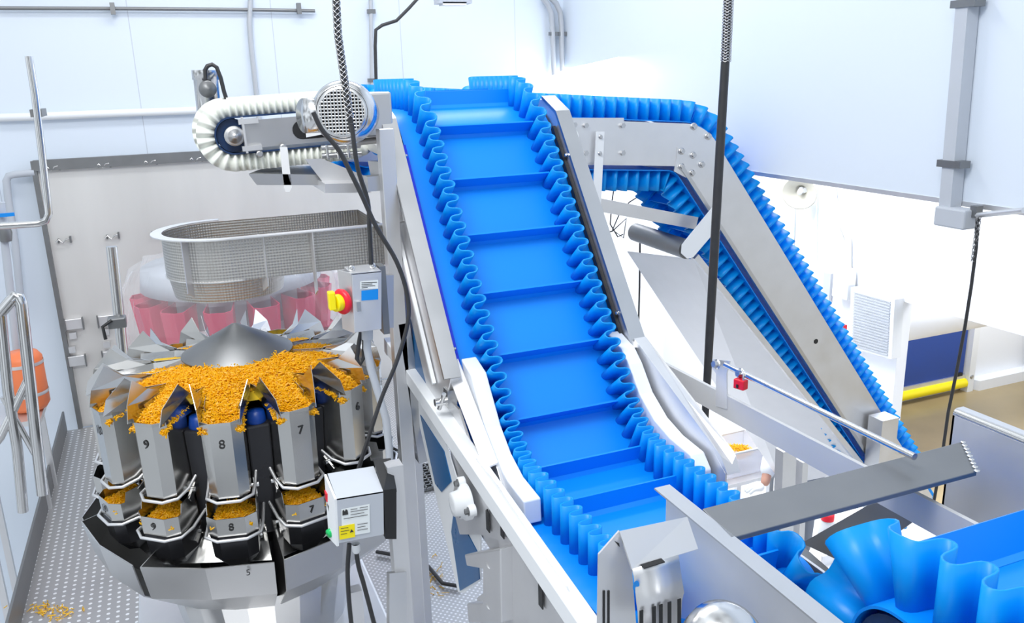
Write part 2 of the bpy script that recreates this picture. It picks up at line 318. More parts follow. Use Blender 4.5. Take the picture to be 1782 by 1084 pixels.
# folded steel covers outside the guides
cv = MB(); cv.prism([(1.40, 2.36, 1.125), (1.40, 2.42, 1.06), (1.40, 2.2, .83), (1.40, 1.84, .76), (1.40, 1.84, .865), (1.40, 1.90, .91)], (.006, 0, 0)); cv.prism([(1.40, 2.36, 1.125), (1.40, 1.86, .905), (1.40, 1.83, .865), (1.445, 1.83, .865), (1.45, 1.86, .905), (1.445, 2.36, 1.125)], (0, .004, .006)); cv.build('shoulder_cover', STEELB, mc, bevel=.002)
cv = MB(); cv.prism([(.80, 2.44, 1.13), (.80, 2.50, 1.05), (.80, 2.2, .82), (.80, 1.99, .78), (.80, 2.10, .90)], (-.012, 0, 0)); cv.prism([(.795, 2.44, 1.135), (.795, 2.10, .91), (.75, 2.10, .90), (.75, 2.46, 1.125)], (0, .003, .006)); cv.build('shoulder_cover', STEELB, mc, bevel=.002)
cl = MB(); cl.box((.752, 2.40, 1.02), (.03, .045, .06)); cyl(cl, (.70, 2.40, 1.01), (.79, 2.40, 1.01), .012); cyl(cl, (.72, 2.42, .98), (.72, 2.36, 1.05), .007); cl.build('latch', SHINY, mc)
# top long rail of the left side and its slots
MB().bar(at(684, 604, 'x', .735), at(1032, 1110, 'x', .735), .05, .055).build('long_side_tube', WHITE, mc, bevel=.003)
MB().bar(at(680, 598, 'x', .735), at(685, 606, 'x', .735), .053, .058).build('tube_end_cap', STEELB, mc)
sp = MB(); sp.prism([at(*q, 'x', .735) for q in ((800, 780), (830, 800), (870, 850), (930, 940), (985, 1020), (1030, 1120), (835, 1120), (830, 1040), (872, 1010), (868, 940), (835, 930), (800, 930), (785, 870), (800, 810))], (.004, 0, 0)); sp.build('support_plate', STEELB, mc)
for q in ((848, 905), (873, 915), (940, 1035)):
    p = at(*q, 'x', .728); s = MB()
    s.prism([(p.x, p.y-.012, p.z-.035), (p.x, p.y+.012, p.z-.035), (p.x, p.y+.012, p.z+.025), (p.x, p.y, p.z+.035), (p.x, p.y-.012, p.z+.025)], (.003, 0, 0)); s.build('slot', BLACK, mc)
# flange bearing
p = at(815, 872, 'x', .72); bg = MB(); X = Matrix.Rotation(-PI/2, 3, 'Y')
ring = [(.055, 0), (.055, .018), (.04, .026), (.036, .05), (.02, .052), (.001, .052)]
bg.lathe(ring, p, X, 32)
for a in (60, 180, 300): bg.lathe([(.018, 0), (.018, .02), (.001, .02)], p+Vector((0, math.cos(math.radians(a))*.058, math.sin(math.radians(a))*.058)), X, 16)
bgo = bg.build('flange_bearing', WHITE, mc)
for a in (60, 180, 300): bolt(bgo, p+Vector((-.02, math.cos(math.radians(a))*.058, math.sin(math.radians(a))*.058)), (-1, 0, 0), .009, .012, STEELD)
# take-up block with two hex bolts and supporting legs
tb = MB(); pa, pb = at(845, 985, 'x', .70), at(845, 1055, 'x', .70)
tb.prism([at(*q, 'x', .70) for q in ((808, 965), (870, 955), (872, 1084), (815, 1084), (812, 1050), (840, 1050), (840, 990), (812, 985))], (.07, 0, 0)); tb.build('take_up_block', STEELB, mc, bevel=.004)
for q in (pa, pb): bolt(mc, (q.x+.02, q.y-.02, q.z+.012), (0, -.2, 1), .017, .022, STEELB)
for x in (.765, 1.43):
    for y in (2.0, 2.95):
        zt = .66 if y < 2.5 else 1.25
        lg = MB(); lg.box((x, y, (zt+PZ)/2), (.05, .05, zt-PZ)); lg.box((x, y, PZ+.006), (.12, .12, .012)); lg.build('leg', STEELB, mc)
# head: shaft, bearing, drive motor
cyl(MB(), (.66, 3.54, ZH-.082), (1.5, 3.54, ZH-.082), .022).build('head_shaft', SHINY, mc)
MB().tube([(.81, 3.54, ZH-.082), (1.375, 3.54, ZH-.082)], .072, 28).build('head_pulley', PULLEY, mc)
MB().tube([(.81, 1.494, ZL-.085), (1.375, 1.494, ZL-.085)], .072, 28).build('tail_pulley', PULLEY, mc)
MB().prism([(.76, 3.1, ZH+.01), (.76, 3.62, ZH-.03), (.76, 3.62, ZH-.14), (.76, 3.1, ZH-.16)], (-.008, 0, 0)).build('head_side_plate', STEELB, mc)
MB().prism([(1.405, 3.1, ZH+.01), (1.405, 3.62, ZH-.03), (1.405, 3.62, ZH-.14), (1.405, 3.1, ZH-.16)], (.008, 0, 0)).build('head_side_plate', STEELB, mc)
# motor, axis towards the viewer
mp_ = at(603, 196, 'y', 2.68); ax = Vector((-.36, -1, .06)).normalized(); M = zmat(ax)
mo = MB(); mo.lathe([(.001, -.22), (.075, -.22), (.08, -.2), (.08, .0), (.094, .0), (.097, .02), (.094, .07), (.082, .092), (.0775, .094)], mp_, M, 48); mo = mo.build('drive_motor', SHINY, mc)
fc = MB(); 
fc.lathe([(.0775, .092), (.07, .0985), (.066, .099)], mp_, M, 48)
for k in range(-6, 7):
    e = math.sqrt(max(.0001, .067**2-(k*.0102)**2))
    for a, c_ in ((Vector((k*.0102, -e, .0985)), Vector((k*.0102, e, .0985))), (Vector((-e, k*.0102, .0975)), Vector((e, k*.0102, .0975)))): fc.tube([mp_+M @ a, mp_+M @ c_], .0027, 6)
fc.build('fan_grille', SHINY, mo)
MB().lathe([(.067, .088), (.001, .088)], mp_, M, 32).build('fan_recess', BLACK, mo)
jb = MB(); jp = mp_+M @ Vector((-.10, .0, .0)); jc = mp_+Vector((-.105, -.01, 0)); jb.lathe([(.001, -.028), (.047, -.028), (.052, -.02), (.052, .03), (.001, .034)], jc+Vector((0, 0, -.004)), zmat((-1, -.35, .02)), 32); jb.build('junction_box', SHINY, mo)
gb = MB(); gb.box((.70, 3.0, 1.88), (.12, .16, .15)); gb.lathe([(.03, 0), (.03, .09), (.001, .09)], (.64, 2.9, 1.88), zmat((0, -1, 0)), 24); gb.build('gearbox', STEEL, mc, bevel=.008)
MB().tube([(.60, 2.88, 1.795), (.64, 2.95, 1.79), (.74, 3.0, 1.79)], .012, 10).build('torque_arm', STEEL, mc)
br = MB(); br.prism([at(*q, 'x', .73) for q in ((640, 280), (684, 284), (694, 335), (678, 340), (648, 320))], (.03, 0, 0)); br.build('head_bracket', STEEL, mc)
br = MB(); br.prism([at(*q, 'x', .735) for q in ((665, 330), (692, 338), (702, 385), (684, 390))], (.004, 0, 0)); br.build('gusset', STEELB, mc); bolt(mc, at(686, 365, 'x', .735), (-1, 0, 0), .008)
localise(mc)
# ================================================================== BLUE Z CONVEYOR BEHIND
zc = thing('swan_neck_conveyor', 'tall steel sided blue belt conveyor bending down to the right behind the dark cable', 'conveyor', (3.5, 4.2, GZ))
YN, YF = 4.0, 4.42
def zx(px, py): p = at(px, py, 'y', YN); return Vector((p.x, p.z))
A = zx(640, 199); Bq = zx(1222, 212); D1 = zx(1265, 281); D2 = zx(1533, 720)
dd = (D2-D1).normalized(); 
# intersection of the top line and the incline line
ta = (Bq-zx(1010, 204)).normalized(); A = zx(1010, 204)-ta*((zx(1010, 204).x-.80)/ta.x)
den = ta.x*dd.y-ta.y*dd.x; tt = ((D1-A).x*dd.y-(D1-A).y*dd.x)/den; K = A+ta*tt
D3 = D1+dd*((-1.02-D1.y)/dd.y)
nt_ = Vector((-ta.y, ta.x)); nd = Vector((-dd.y, dd.x)); TH = .27; TH2 = .30
def inter(p, d, q, e):
    de = d.x*e.y-d.y*e.x; return p+d*(((q-p).x*e.y-(q-p).y*e.x)/de)
A2 = A-nt_*TH; K2 = inter(A2, ta, D1-nd*TH2, dd); E2 = D3-nd*TH2
zp = [(A.x, A.y, .12), (K.x, K.y, .30), (D3.x, D3.y, .12), (E2.x, E2.y, .12), (K2.x, K2.y, .10), (A2.x, A2.y, .12)]
conveyor_belt(zc, zp, lambda u, v, ww: (u, ww, v), YN-.01, YF+.01, YN+.035, YF-.035, .112, .067, .027, .07, .2165, .05, BELT, WALLB, over=.02)
def off(p, n, k): return p-n*k
pl = fillet([(*(A-nt_*.012), 0), (*inter(A-nt_*.012, ta, D1-nd*.012, dd), .28), (*(D3-nd*.012), 0), (*(D3-nd*(TH2-.045)), 0), (*inter(A-nt_*(TH-.03), ta, D1-nd*(TH2-.045), dd), .03), (*(A-nt_*(TH-.03)), 0)])
for y, s in ((YN-.03, -.006), (YF+.03, .006)):
    MB().prism([(q.x, y, q.y) for q in pl], (0, s, 0)).build('side_plate', STEELB, zc)
lo = [(*(inter(A-nt_*(TH-.03), ta, D1-nd*(TH2-.045), dd)+dd*.02), 0)]
p1, p2 = inter(A-nt_*(TH-.03), ta, D1-nd*(TH2-.045), dd), D3-nd*(TH2-.045)
MB().prism([(q.x, YN-.05, q.y) for q in (p1, p2, p2-nd*.022, p1-nd*.022)], (0, .03, 0)).build('plate_fold', STEEL, zc)
# lower guard rail and pan beneath the returning belt
G1, G2 = at(1208, 445, 'y', YN-.03), at(1500, 812, 'y', YN-.03)
MB().bar(G1, G2, .035, .05, (0, 1, 0)).build('guard_rail', STEELB, zc)
pan = [at(*q, 'y', YF+.02) for q in ((1112, 418), (1215, 440), (1480, 790), (1430, 790), (1290, 640))]
MB().prism([(G1.x, G1.y, G1.z-.02), (G2.x, G2.y, G2.z-.02), (G2.x-.22, YF+.06, G2.z-.33), (G1.x-.14, YF+.06, G1.z-.05)], (0, .004, -.004)).build('drip_pan', STEELB, zc)
for q in ((1018, 218), (998, 217), (1082, 218), (1082, 266), (998, 267), (1018, 266), (1207, 220), (1232, 237)): bolt(zc, at(*q, 'y', YN-.036), (0, -1, 0), .014, .02)
sp_ = MB().prism([at(*q, 'y', YN-.036) for q in ((1178, 256), (1206, 258), (1226, 284), (1208, 317), (1172, 298), (1176, 275))], (0, -.006, 0)).build('splice_plate', STEELB, zc)
for q in ((1186, 263), (1206, 270), (1186, 290), (1221, 286), (1204, 301)): bolt(sp_, at(*q, 'y', YN-.043), (0, -1, 0), .013, .018, STEEL)
cyl(MB(), at(1420, 594, 'y', YN-.037), at(1420, 594, 'y', YN-.037)+Vector((0, -.001, 0)), .016).build('plate_hole', BLACK, zc)
ar = MB(); ar.prism([at(*q, 'y', YN-.07) for q in ((1038, 229), (1052, 229), (1045, 376), (1040, 381), (1034, 381), (1030, 376))], (0, .006, 0)); ar = ar.build('hanging_arm', WHITE, zc)
for q in ((1045, 238), (1044, 267)): bolt(ar, at(*q, 'y', YN-.071), (0, -1, 0), .008)
ar = MB(); ar.prism([at(*q, 'y', YN-.10) for q in ((1244, 356), (1254, 366), (1254, 392), (1206, 448), (1196, 450), (1186, 441), (1187, 426))], (0, .006, 0)); ar.build('roller_arm', WHITE, zc)
rp = at(1196, 434, 'y', YN-.08)
MB().tube([at(1106, 404, 'y', YF+.06), rp], .055, 24).build('return_roller', STEELD, zc)
MB().bar(at(1020, 352, 'y', YN-.05), at(1210, 388, 'y', YN+.02), .03, .07).build('cross_tie', STEELB, zc)
hd = MB(); hp = at(1208, 222, 'y', YN); hd.prism([at(*q, 'y', YN-.036) for q in ((975, 205), (1085, 205), (1085, 283), (975, 283))], (0, -.005, 0)); hd.build('take_up_plate', STEELB, zc)
cyl(MB(), at(992, 238, 'y', YN-.045), at(992, 238, 'y', YN-.07), .045).build('shaft_cover', WHITE, zc)
bo = MB().box(at(1533, 775, 'y', YN-.12), (.14, .12, .42)).build('tail_support', STEELB, zc)
for q in (at(1533, 775, 'y', YN-.12),):
    MB().bar((q.x, q.y, q.z-.2), (q.x, q.y, GZ), .1, .1, (1, 0, 0)).build('leg', STEELB, zc)
MB().bar((1.75, YF+.1, 1.5), (1.75, YF+.1, GZ), .06, .06, (1, 0, 0)).build('leg', STEELB, zc)
localise(zc)
# ================================================================== WHITE BELT CONVEYOR (left)
wc_ = thing('white_belt_conveyor', 'short horizontal conveyor with white ribbed belt and exposed blue end pulley', 'conveyor', (.5, 3.46, 1.5))
cw = at(407, 236, 'y', 3.3); cw = Vector((cw.x, cw.z)); t5 = math.radians(2.2); tw = Vector((math.cos(t5), math.sin(t5))); nw = Vector((-tw.y, tw.x)); rw = .068; Lw = .42
c2 = cw+tw*Lw
q = [cw-tw*rw+nw*rw, c2+tw*rw+nw*rw, c2+tw*rw-nw*rw, cw-tw*rw-nw*rw]
conveyor_belt(wc_, [(v.x, v.y, rw-.002) for v in q], lambda u, v, ww: (u, ww, v), 3.29, 3.63, 3.303, 3.617, .062, .0232, .009, 0, 1, 0, PULLEY, BELTW, over=.0)
for y in (3.32, 3.60):
    MB().tube([(cw.x, y-.012, cw.y), (cw.x, y+.012, cw.y)], .06, 28).build('end_pulley', PULLEY, wc_)
MB().lathe([(.036, 0), (.036, .012), (.03, .015), (.024, .015), (.024, .03), (.013, .031), (.013, .036), (.001, .037)], (cw.x, 3.285, cw.y), zmat((0, -1, 0)), 32).build('pulley_bearing', STEEL, wc_)
def wl_(a, n, y): v = cw+tw*a+nw*n; return (v.x, y, v.y)
MB().prism([wl_(.03, .05, 3.288), wl_(.42, .05, 3.288), wl_(.42, -.05, 3.288), wl_(.03, -.05, 3.288)], (0, .006, 0)).build('side_plate', STEEL, wc_)
slo = [wl_(.245+.035*math.cos(a), .035*math.sin(a), 3.2845) for a in [PI/2+i*PI/10 for i in range(11)]]+[wl_(.42, -.035, 3.2845), wl_(.42, .035, 3.2845)]
MB().prism(slo, (0, .003, 0)).build('plate_slot', BLACK, wc_)
MB().prism([wl_(.255, -.01, 3.27), wl_(.36, 0, 3.27), wl_(.36, -.018, 3.27), wl_(.255, -.028, 3.27)], (0, .004, 0)).build('slot_bar', WHITE, wc_)
for n in (.048, -.048): MB().bar(wl_(.02, n, 3.275), wl_(.09, n, 3.275), .02, .018).build('take_up_rod', STEELB, wc_)
MB().bar(wl_(.035, .065, 3.272), wl_(.035, -.065, 3.272), .012, .008, (1, 0, 0)).build('take_up_strap', STEELB, wc_)
a_ = MB(); a_.prism([at(*k, 'y', 3.25) for k in ((487, 256), (500, 256), (508, 326), (504, 334), (497, 334), (494, 326))], (0, .005, 0)); a_.build('hanging_arm', WHITE, wc_)
for k in ((452, 268), (493, 256)):
    bolt(wc_, at(*k, 'y', 3.27), (0, -1, 0), .009)
# discharge chute plates under it
ch = MB(); ch.prism([at(*k, 'y', 3.2) for k in ((531, 277), (560, 276), (650, 312), (566, 322))], (0, .01, .0)); ch.build('scraper_tray', STEELB, wc_)
ch = MB(); ch.prism([at(433, 304, 'y', 3.25), at(568, 306, 'y', 3.25), at(568, 322, 'y', 3.25), at(447, 322, 'y', 3.25)], (0, .006, 0)); ch.prism([at(433, 304, 'y', 3.25), at(568, 306, 'y', 3.25), at(545, 290, 'y', 3.55), at(470, 290, 'y', 3.55)], (0, 0, .004)); ch.build('drip_tray', STEEL, wc_)
ch = MB(); ch.prism([at(566, 320, 'y', 3.1), at(645, 318, 'y', 3.1), at(645, 335, 'y', 3.1), at(566, 336, 'y', 3.1)], (0, .3, 0)); ch.build('support_channel', STEELB, wc_)
tb_ = MB(); tb_.tube([wl_(.3, -.07, 3.25), wl_(.45, -.075, 3.25)], .01, 8); tb_.tube([wl_(.3, -.10, 3.25), wl_(.45, -.105, 3.25)], .01, 8)
for a in (.32, .36, .40): tb_.tube([wl_(a, -.06, 3.24), wl_(a, -.115, 3.24)], .006, 8)
tb_.build('guard_rods', SHINY, wc_)
# upright gearmotor at its far side
gm = MB(); g0 = at(365, 208, 'y', 3.75); g1 = at(357, 122, 'y', 3.75); gm.tube([g0, g0.lerp(g1, .8), g0.lerp(g1, .81), g1], [.048, .048, .053, .053], 28); gmo = gm.build('upright_motor', SHINY, wc_)
MB().lathe([(.001, .04), (.03, .035), (.034, 0)], at(361, 155, 'y', 3.70)+Vector((0, -.005, 0)), zmat((.1, -1, 0)), 24).build('terminal_cap', STEELD, gmo)
cb = MB(); cb.tube([at(*k, 'y', 3.62) for k in ((358, 138), (357, 122), (361, 115), (369, 112), (377, 117), (384, 135), (390, 160), (396, 178))], .0085, 8); cb.build('motor_cable', CABLE, gmo)
localise(wc_)
# ================================================================== FOREGROUND INFEED CONVEYOR
fc_ = thing('feed_conveyor', 'close-up blue corrugated belt conveyor at the bottom right corner of the view', 'conveyor', (1.35, .4, 0))
XL_ = 1.145; zf = 1.065
fp = [(1.06, zf, .10), (1.06, zf-.21, .10), (-.6, zf-.21, .10), (-.6, zf, .10)]
fp = [(-.6, zf, .10), (1.04, zf, .10), (1.04, zf-.21, .10), (-.6, zf-.21, .10)]
conveyor_belt(fc_, fp, lambda u, v, ww: (ww, u, v), XL_-.05, XL_+.635, XL_+.0, XL_+.59, .14, .078, .032, .085, .30, .04, BELT, WALLB)
MB().tube([(XL_-.04, .94, zf-.105), (XL_+.62, .94, zf-.105)], .088, 28).build('end_pulley', PULLEY, fc_)
cyl(MB(), (XL_-.09, .94, zf-.105), (XL_+.65, .94, zf-.105), .02).build('shaft', STEEL, fc_)
localise(fc_)
# ================================================================== HOPPER SKIRT AROUND THE LOADING POINT
hz = 1.1
hp_ = thing('loading_hopper', 'open steel hopper frame in the foreground joined by a dark grey cross beam', 'hopper', (1.4, 1.2, .8))
a0, a1 = at(1152, 846, 'z', hz), at(1478, 1110, 'z', hz)
MB().hexa([(a0.x-.02, a0.y, hz-.004), (a0.x+.02, a0.y, hz-.004), (a1.x+.02, a1.y, hz-.004), (a1.x-.02, a1.y, hz-.004), (a0.x-.02, a0.y, hz), (a0.x+.02, a0.y, hz), (a1.x+.02, a1.y, hz), (a1.x-.02, a1.y, hz)]).build('left_flange', STEEL, hp_)
MB().prism([(.952, a0.y-.01, hz-.004), (.952, a1.y-.2, hz-.004), (.952, a1.y-.2, hz-.55), (.952, 1.285, hz-.55), (.952, 1.295, .86), (.952, 1.40, .802), (.952, a0.y-.01, .802)], (.004, 0, 0)).build('left_skirt', STEELB, hp_)
bl, brr = at(1248, 908, 'z', hz), at(1690, 792, 'z', hz)
MB().prism([at(1222, 885, 'z', hz), at(1675, 768, 'z', hz), at(1700, 820, 'z', hz), at(1272, 936, 'z', hz)], (0, 0, -.012)).build('cross_beam', STEELD, hp_, bevel=.002)
wd = MB()
for i in range(9):
    p = at(1676, 769, 'z', hz+.002).lerp(at(1700, 819, 'z', hz+.002), i/8); wd.lathe([(.001, .003), (.006, .002), (.007, 0)], p, None, 8)
wd.build('weld_bead', SHINY, hp_)
XB = 1.80; Yb1 = at(1640, 726, 'z', 1.125); Yb1.y += .0
bx = MB(); pr = [(XB, Yb1.y, 1.125), (XB, .6, 1.125), (XB, .6, .72), (XB, Yb1.y, .86)]; bx.prism(pr, (.006, 0, 0)); bx.prism([(XB, Yb1.y, 1.125), (XB+.006, Yb1.y, 1.14), (XB+.035, Yb1.y, 1.14), (XB+.035, Yb1.y, .86), (XB, Yb1.y, .86)], (0, -.006, 0)); bx.build('right_side_box', STEELB, hp_)
MB().tube([(XB+.014, Yb1.y, 1.128), (XB+.014, .6, 1.128)], .014, 12).build('rolled_edge', SHINY, hp_)
MB().hexa([(XB+.01, .6, 1.13), (XB+.035, .6, 1.13), (XB+.035, Yb1.y, 1.13), (XB+.01, Yb1.y, 1.13), (XB+.01, .6, 1.142), (XB+.035, .6, 1.142), (XB+.035, Yb1.y, 1.142), (XB+.01, Yb1.y, 1.142)]).build('right_top_flange', STEELB, hp_)
bolt(hp_, at(1685, 925, 'x', XB-.006), (-1, 0, 0), .02, .03)
localise(hp_)
# slotted sensor guard bolted beside the skirt
sg = thing('slotted_guard', 'slotted folded steel guard cover standing in front of the hopper skirt', 'cover', (.83, 1.22, .7))
def gp(x, y): return at(x, y, 'x', .78)
X1, X2 = .70, .865
Y1 = 1.2; 
def g2(px, py, y=None): return at(px, py, 'y', y)
F = 1.16
fl = [g2(1042, 965, F), g2(1078, 924, F), g2(1100, 990, F), g2(1108, 1100, F), g2(1040, 1100, F)]
T = [g2(1078, 924, F), g2(1196, 899, F+.0), g2(1215, 955, F-.03), g2(1100, 990, F-.03)]
MB().prism(fl, (0, .004, 0)).build('side_face', STEELB, sg)
MB().prism(T, (0, .003, -.003)).build('sloped_top', STEELB, sg)
fr = MB(); rows = []
for (ya, xa, yb, xb, off_) in ((990, 1100, 965, 1180, -.03), (1003, 1103, 978, 1182, -.034), (1030, 1106, 1008, 1186, -.045), (1050, 1108, 1030, 1190, -.05), (1064, 1110, 1044, 1186, -.045), (1100, 1112, 1090, 1184, -.04)):
    rows.append([g2(xa, ya, F+off_), g2(xb, yb, F+off_)])
fr.grid(rows, True); fr.build('front_face', STEELB, sg, solid=.003)
for x in (1116, 1138, 1150, 1165, 1182):
    MB().bar(g2(x, 1062-(x-1116)*.3, F-.052), g2(x, 1110, F-.052), .007, .002, (0, 1, 0)).build('slot', BLACK, sg)
for x in (1051, 1059): MB().bar(g2(x, 1028, F-.001), g2(x, 1100, F-.001), .004, .002, (0, 1, 0)).build('slot', BLACK, sg)
MB().bar(g2(1118, 986, F-.036), g2(1154, 975, F-.036), .002, .012, (0, 1, 0)).build('top_slot', BLACK, sg)
MB().prism([g2(1070, 942, F-.001), g2(1077, 945, F-.001), g2(1078, 952, F-.001)], (0, -.001, 0)).build('notch', BLACK, sg)
MB().lathe([(.001, 0), (.011, 0)], g2(1107, 1020, F-.043), zmat((0, -1, 0)) @ Matrix.Scale(.6, 3, Vector((1, 0, 0))), 20).build('sight_hole', BLUEL, sg)
localise(sg)
dm = MB(); dm.lathe([(.07, -.03), (.066, 0), (.05, .022), (.02, .034), (.001, .036)], at(1262, 1110, 'y', .98), zmat((-.2, -.6, 1)), 32); tag(dm.build('round_cover', SHINY), 'small domed shiny steel cap at the bottom edge right of the slotted guard', 'cover')
# side channel right of the main conveyor with bracket, rod and padlock
sb = thing('guide_bar', 'long flat steel bar running beside the right shoulder of the big belt', 'bar', (1.5, 2, 1))
b0, b1 = at(1140, 640, 'x', 1.52), at(1700, 940, 'x', 1.52)
MB().bar(b0, b1, .012, .075).build('flat_bar', SATIN, sb)
MB().prism([at(*k, 'x', 1.515) for k in ((1243, 625), (1272, 628), (1266, 650), (1267, 712), (1247, 706), (1248, 650), (1241, 640))], (-.004, 0, 0)).build('rod_bracket', STEELB, sb)
cyl(MB(), at(1262, 635, 'x', 1.50), at(1592, 795, 'x', 1.50), .0085, 12).build('hinge_rod', SHINY, sb)
for k in ((1248, 634), (1290, 650)): bolt(sb, at(*k, 'x', 1.50), (-1, 0, .2), .011, .015, STEEL)
localise(sb)
pk = thing('padlock', 'small red padlock hanging from the thin steel rod', 'padlock', at(1290, 668, 'x', 1.49))
p = at(1289, 668, 'x', 1.49); M_ = Matrix.Rotation(.3, 3, 'Z')
MB().box(p, (.024, .036, .03), M_).build('lock_body', RED, pk, bevel=.003)
MB().tube([p+Vector((0, -.011, .014)), p+Vector((0, -.011, .034)), p+Vector((0, 0, .042)), p+Vector((0, .011, .034)), p+Vector((0, .011, .014))], .003, 8).build('shackle', SHINY, pk)
MB().box(p+Vector((-.014, -.002, -.004)), (.003, .006, .01), M_).build('keyhole', BLACK, pk); localise(pk)
# underframe diagonal steel seen through the gap, right of the main conveyor
uf = MB(); uf.prism([at(*k, 'x', 1.62) for k in ((1395, 945), (1540, 862), (1600, 900), (1480, 985))], (.004, 0, 0)); uf.bar(at(1372, 950, 'x', 1.56), at(1450, 1020, 'x', 1.56), .03, .05); tag(uf.build('steel_gusset', STEELD), 'grey triangular steel gusset plate showing under the dark cross beam', 'bracket')
uf = MB(); uf.bar(at(1368, 780, 'y', 2.6), at(1360, 1000, 'y', 2.6), .07, .05, (0, 1, 0)); uf.bar(at(1395, 800, 'y', 2.6), at(1385, 1000, 'y', 2.6), .03, .05, (0, 1, 0)); tag(uf.build('support_column', STEELB), 'upright steel column showing between the guide bar and the dark beam', 'column')
# ================================================================== MULTIHEAD WEIGHER
WC = Vector((.172, 3.13, .97)); RR = .515; NH = 13
mw = thing('multihead_weigher', 'round multihead weigher of numbered steel buckets heaped with orange cheese', 'weigher', (WC.x, WC.y, PZ))
def polar(a, r, t, z): c, s = math.cos(a), math.sin(a); return Vector((WC.x+c*r-s*t, WC.y+s*r+c*t, z))
MB().lathe([(.30, .93), (.31, .86), (.24, .84), (.24, .62), (.30, .60), (.30, .46), (.20, .36), (.20, -.1)], (WC.x, WC.y, 0), None, 26, False).build('body', DARKST, mw)
cn = MB().lathe([(.001, 1.155), (.012, 1.152), (.196, 1.052), (.198, 1.047), (.19, 1.044), (.001, 1.046)], (WC.x, WC.y, 0), None, 64).build('dispersion_cone', STEELD, mw)
MB().lathe([(.12, 1.044), (.12, .99), (.16, .96)], (WC.x, WC.y, 0), None, 40).build('cone_drive_ring', DARKST, mw)
MB().lathe([(.0, .9935), (.25, .9935), (.29, .96)], (WC.x, WC.y, 0), None, 40).build('cone_base_plate', STEEL, mw)
angs = [math.radians(-102.2+360/NH*k) for k in range(NH)]           # k = 0 is bucket 8
nums = [8, 7, 6, 5, 4, 3, 2, 1, 13, 12, 11, 10, 9]
for k, a in enumerate(angs):
    num = str(nums[k]); rd = Vector((math.cos(a), math.sin(a), 0)); td = Vector((-math.sin(a), math.cos(a), 0)); up = Vector((0, 0, 1))
    # feed tray: sloping trough with upright bent guards
    tr = MB(); tr.grid([[polar(a, r, w_, z) for w_, z in ((-wd_, zz+.028), (-wd_*.85, zz), (wd_*.85, zz), (wd_, zz+.028))] for r, wd_, zz in ((.19, .045, 1.0), (.30, .065, .99), (.44, .055, .975))], False)
    tr.build('feed_tray', HOPPER, mw, solid=.002)
    for sgn in (-1, 1):
        g = [(.26, .068, .985), (.30, .075, 1.025), (.385, .082, 1.035), (.44, .088, 1.085), (.50, .066, 1.02), (.515, .060, .965), (.42, .062, .955), (.30, .066, .965)]
        MB().prism([polar(a, r, t*sgn, z) for r, t, z in g], td*.0018*sgn).build('tray_guard', SHINY if sgn > 0 else HOPPER, mw)
    # feed bucket
    def outl(h, r0, z, tp=1.0): return [polar(a, r0-.125, -h*.95, z), polar(a, r0-.028, -h, z), polar(a, r0, -h*.52*tp, z), polar(a, r0, h*.52*tp, z), polar(a, r0-.028, h, z), polar(a, r0-.125, h*.95, z), polar(a, r0-.125, -h*.95, z)]
    fb = MB(); fb.grid([outl(.064, RR, .972), outl(.061, RR-.004, .712)], False); fb.grid([outl(.064, RR+.002, .974), outl(.064, RR+.002, .964)], False); o = fb.build('feed_bucket', HOPPER, mw, solid=.002)
    text(num, .042, polar(a, RR+.0022, 0, .90), td, up, INK, o)
    cp = MB(); cp.tube([polar(a, r, t, z) for r, t, z in ((.38, -.075, .76), (.44, -.074, .72), (RR-.02, -.072, .709), (RR+.010, -.036, .705), (RR+.010, .036, .705), (RR-.02, .072, .709), (.44, .074, .72), (.38, .075, .76))], .0055, 8); cp.build('bucket_clip', STEELB, o)
    MB().grid([[polar(a, RR-.12, -.055, .712), polar(a, RR-.12, .055, .712)], [polar(a, RR-.01, -.055, .708), polar(a, RR-.01, .055, .708)]], False).build('bucket_gate', DARKST, o, solid=.002)
    # weigh bucket
    r1 = RR+.025
    wb = MB(); wb.grid([outl(.078, r1, .655, 1.1), outl(.078, r1-.003, .59, 1.1)], False); o = wb.build('weigh_bucket', HOPPER, mw, solid=.002)
    text(num, .036, polar(a, r1+.0022, 0, .622), td, up, INK, o)
    MB().grid([[polar(a, r1-.12, -.074, .60), polar(a, r1-.12, -.074, .70)], [polar(a, r1-.03, -.078, .60), polar(a, r1-.05, -.078, .69)]], False).build('bucket_side', HOPPER, o, solid=.002)
    MB().grid([[polar(a, r1-.12, .074, .60), polar(a, r1-.12, .074, .70)], [polar(a, r1-.03, .078, .60), polar(a, r1-.05, .078, .69)]], False).build('bucket_side', HOPPER, o, solid=.002)
    MB().grid([outl(.074, r1-.004, .588, 1.1), outl(.070, r1-.015, .50, 1.1), outl(.045, r1-.05, .455, 1.1)], False).build('bucket_gate', DARKST, o, solid=.002)
    cp = MB(); cp.tube([polar(a, r, t, z) for r, t, z in ((.36, -.085, .63), (.46, -.088, .59), (r1-.02, -.086, .585), (r1+.010, -.046, .582), (r1+.010, .046, .582), (r1-.02, .086, .585), (.46, .088, .59), (.36, .085, .63))], .0055, 8); cp.build('bucket_clip', STEELB, o)
    # actuator between the buckets
    am = a+PI/NH
    ab = MB()
    def pm(r, t, z): c, s = math.cos(am), math.sin(am); return Vector((WC.x+c*r-s*t, WC.y+s*r+c*t, z))
    ab.hexa([pm(.28, -.04, .50), pm(.39, -.035, .50), pm(.39, .035, .50), pm(.28, .04, .50), pm(.28, -.045, .93), pm(.42, -.038, .91), pm(.42, .038, .91), pm(.28, .045, .93)]); ao = ab.build('actuator_housing', DARKST, mw, bevel=.006)
    MB().lathe([(.03, 0), (.034, .01), (.028, .045), (.001, .05)], pm(.38, 0, .905), None, 20).build('blue_actuator_cap', NAVYP, ao)
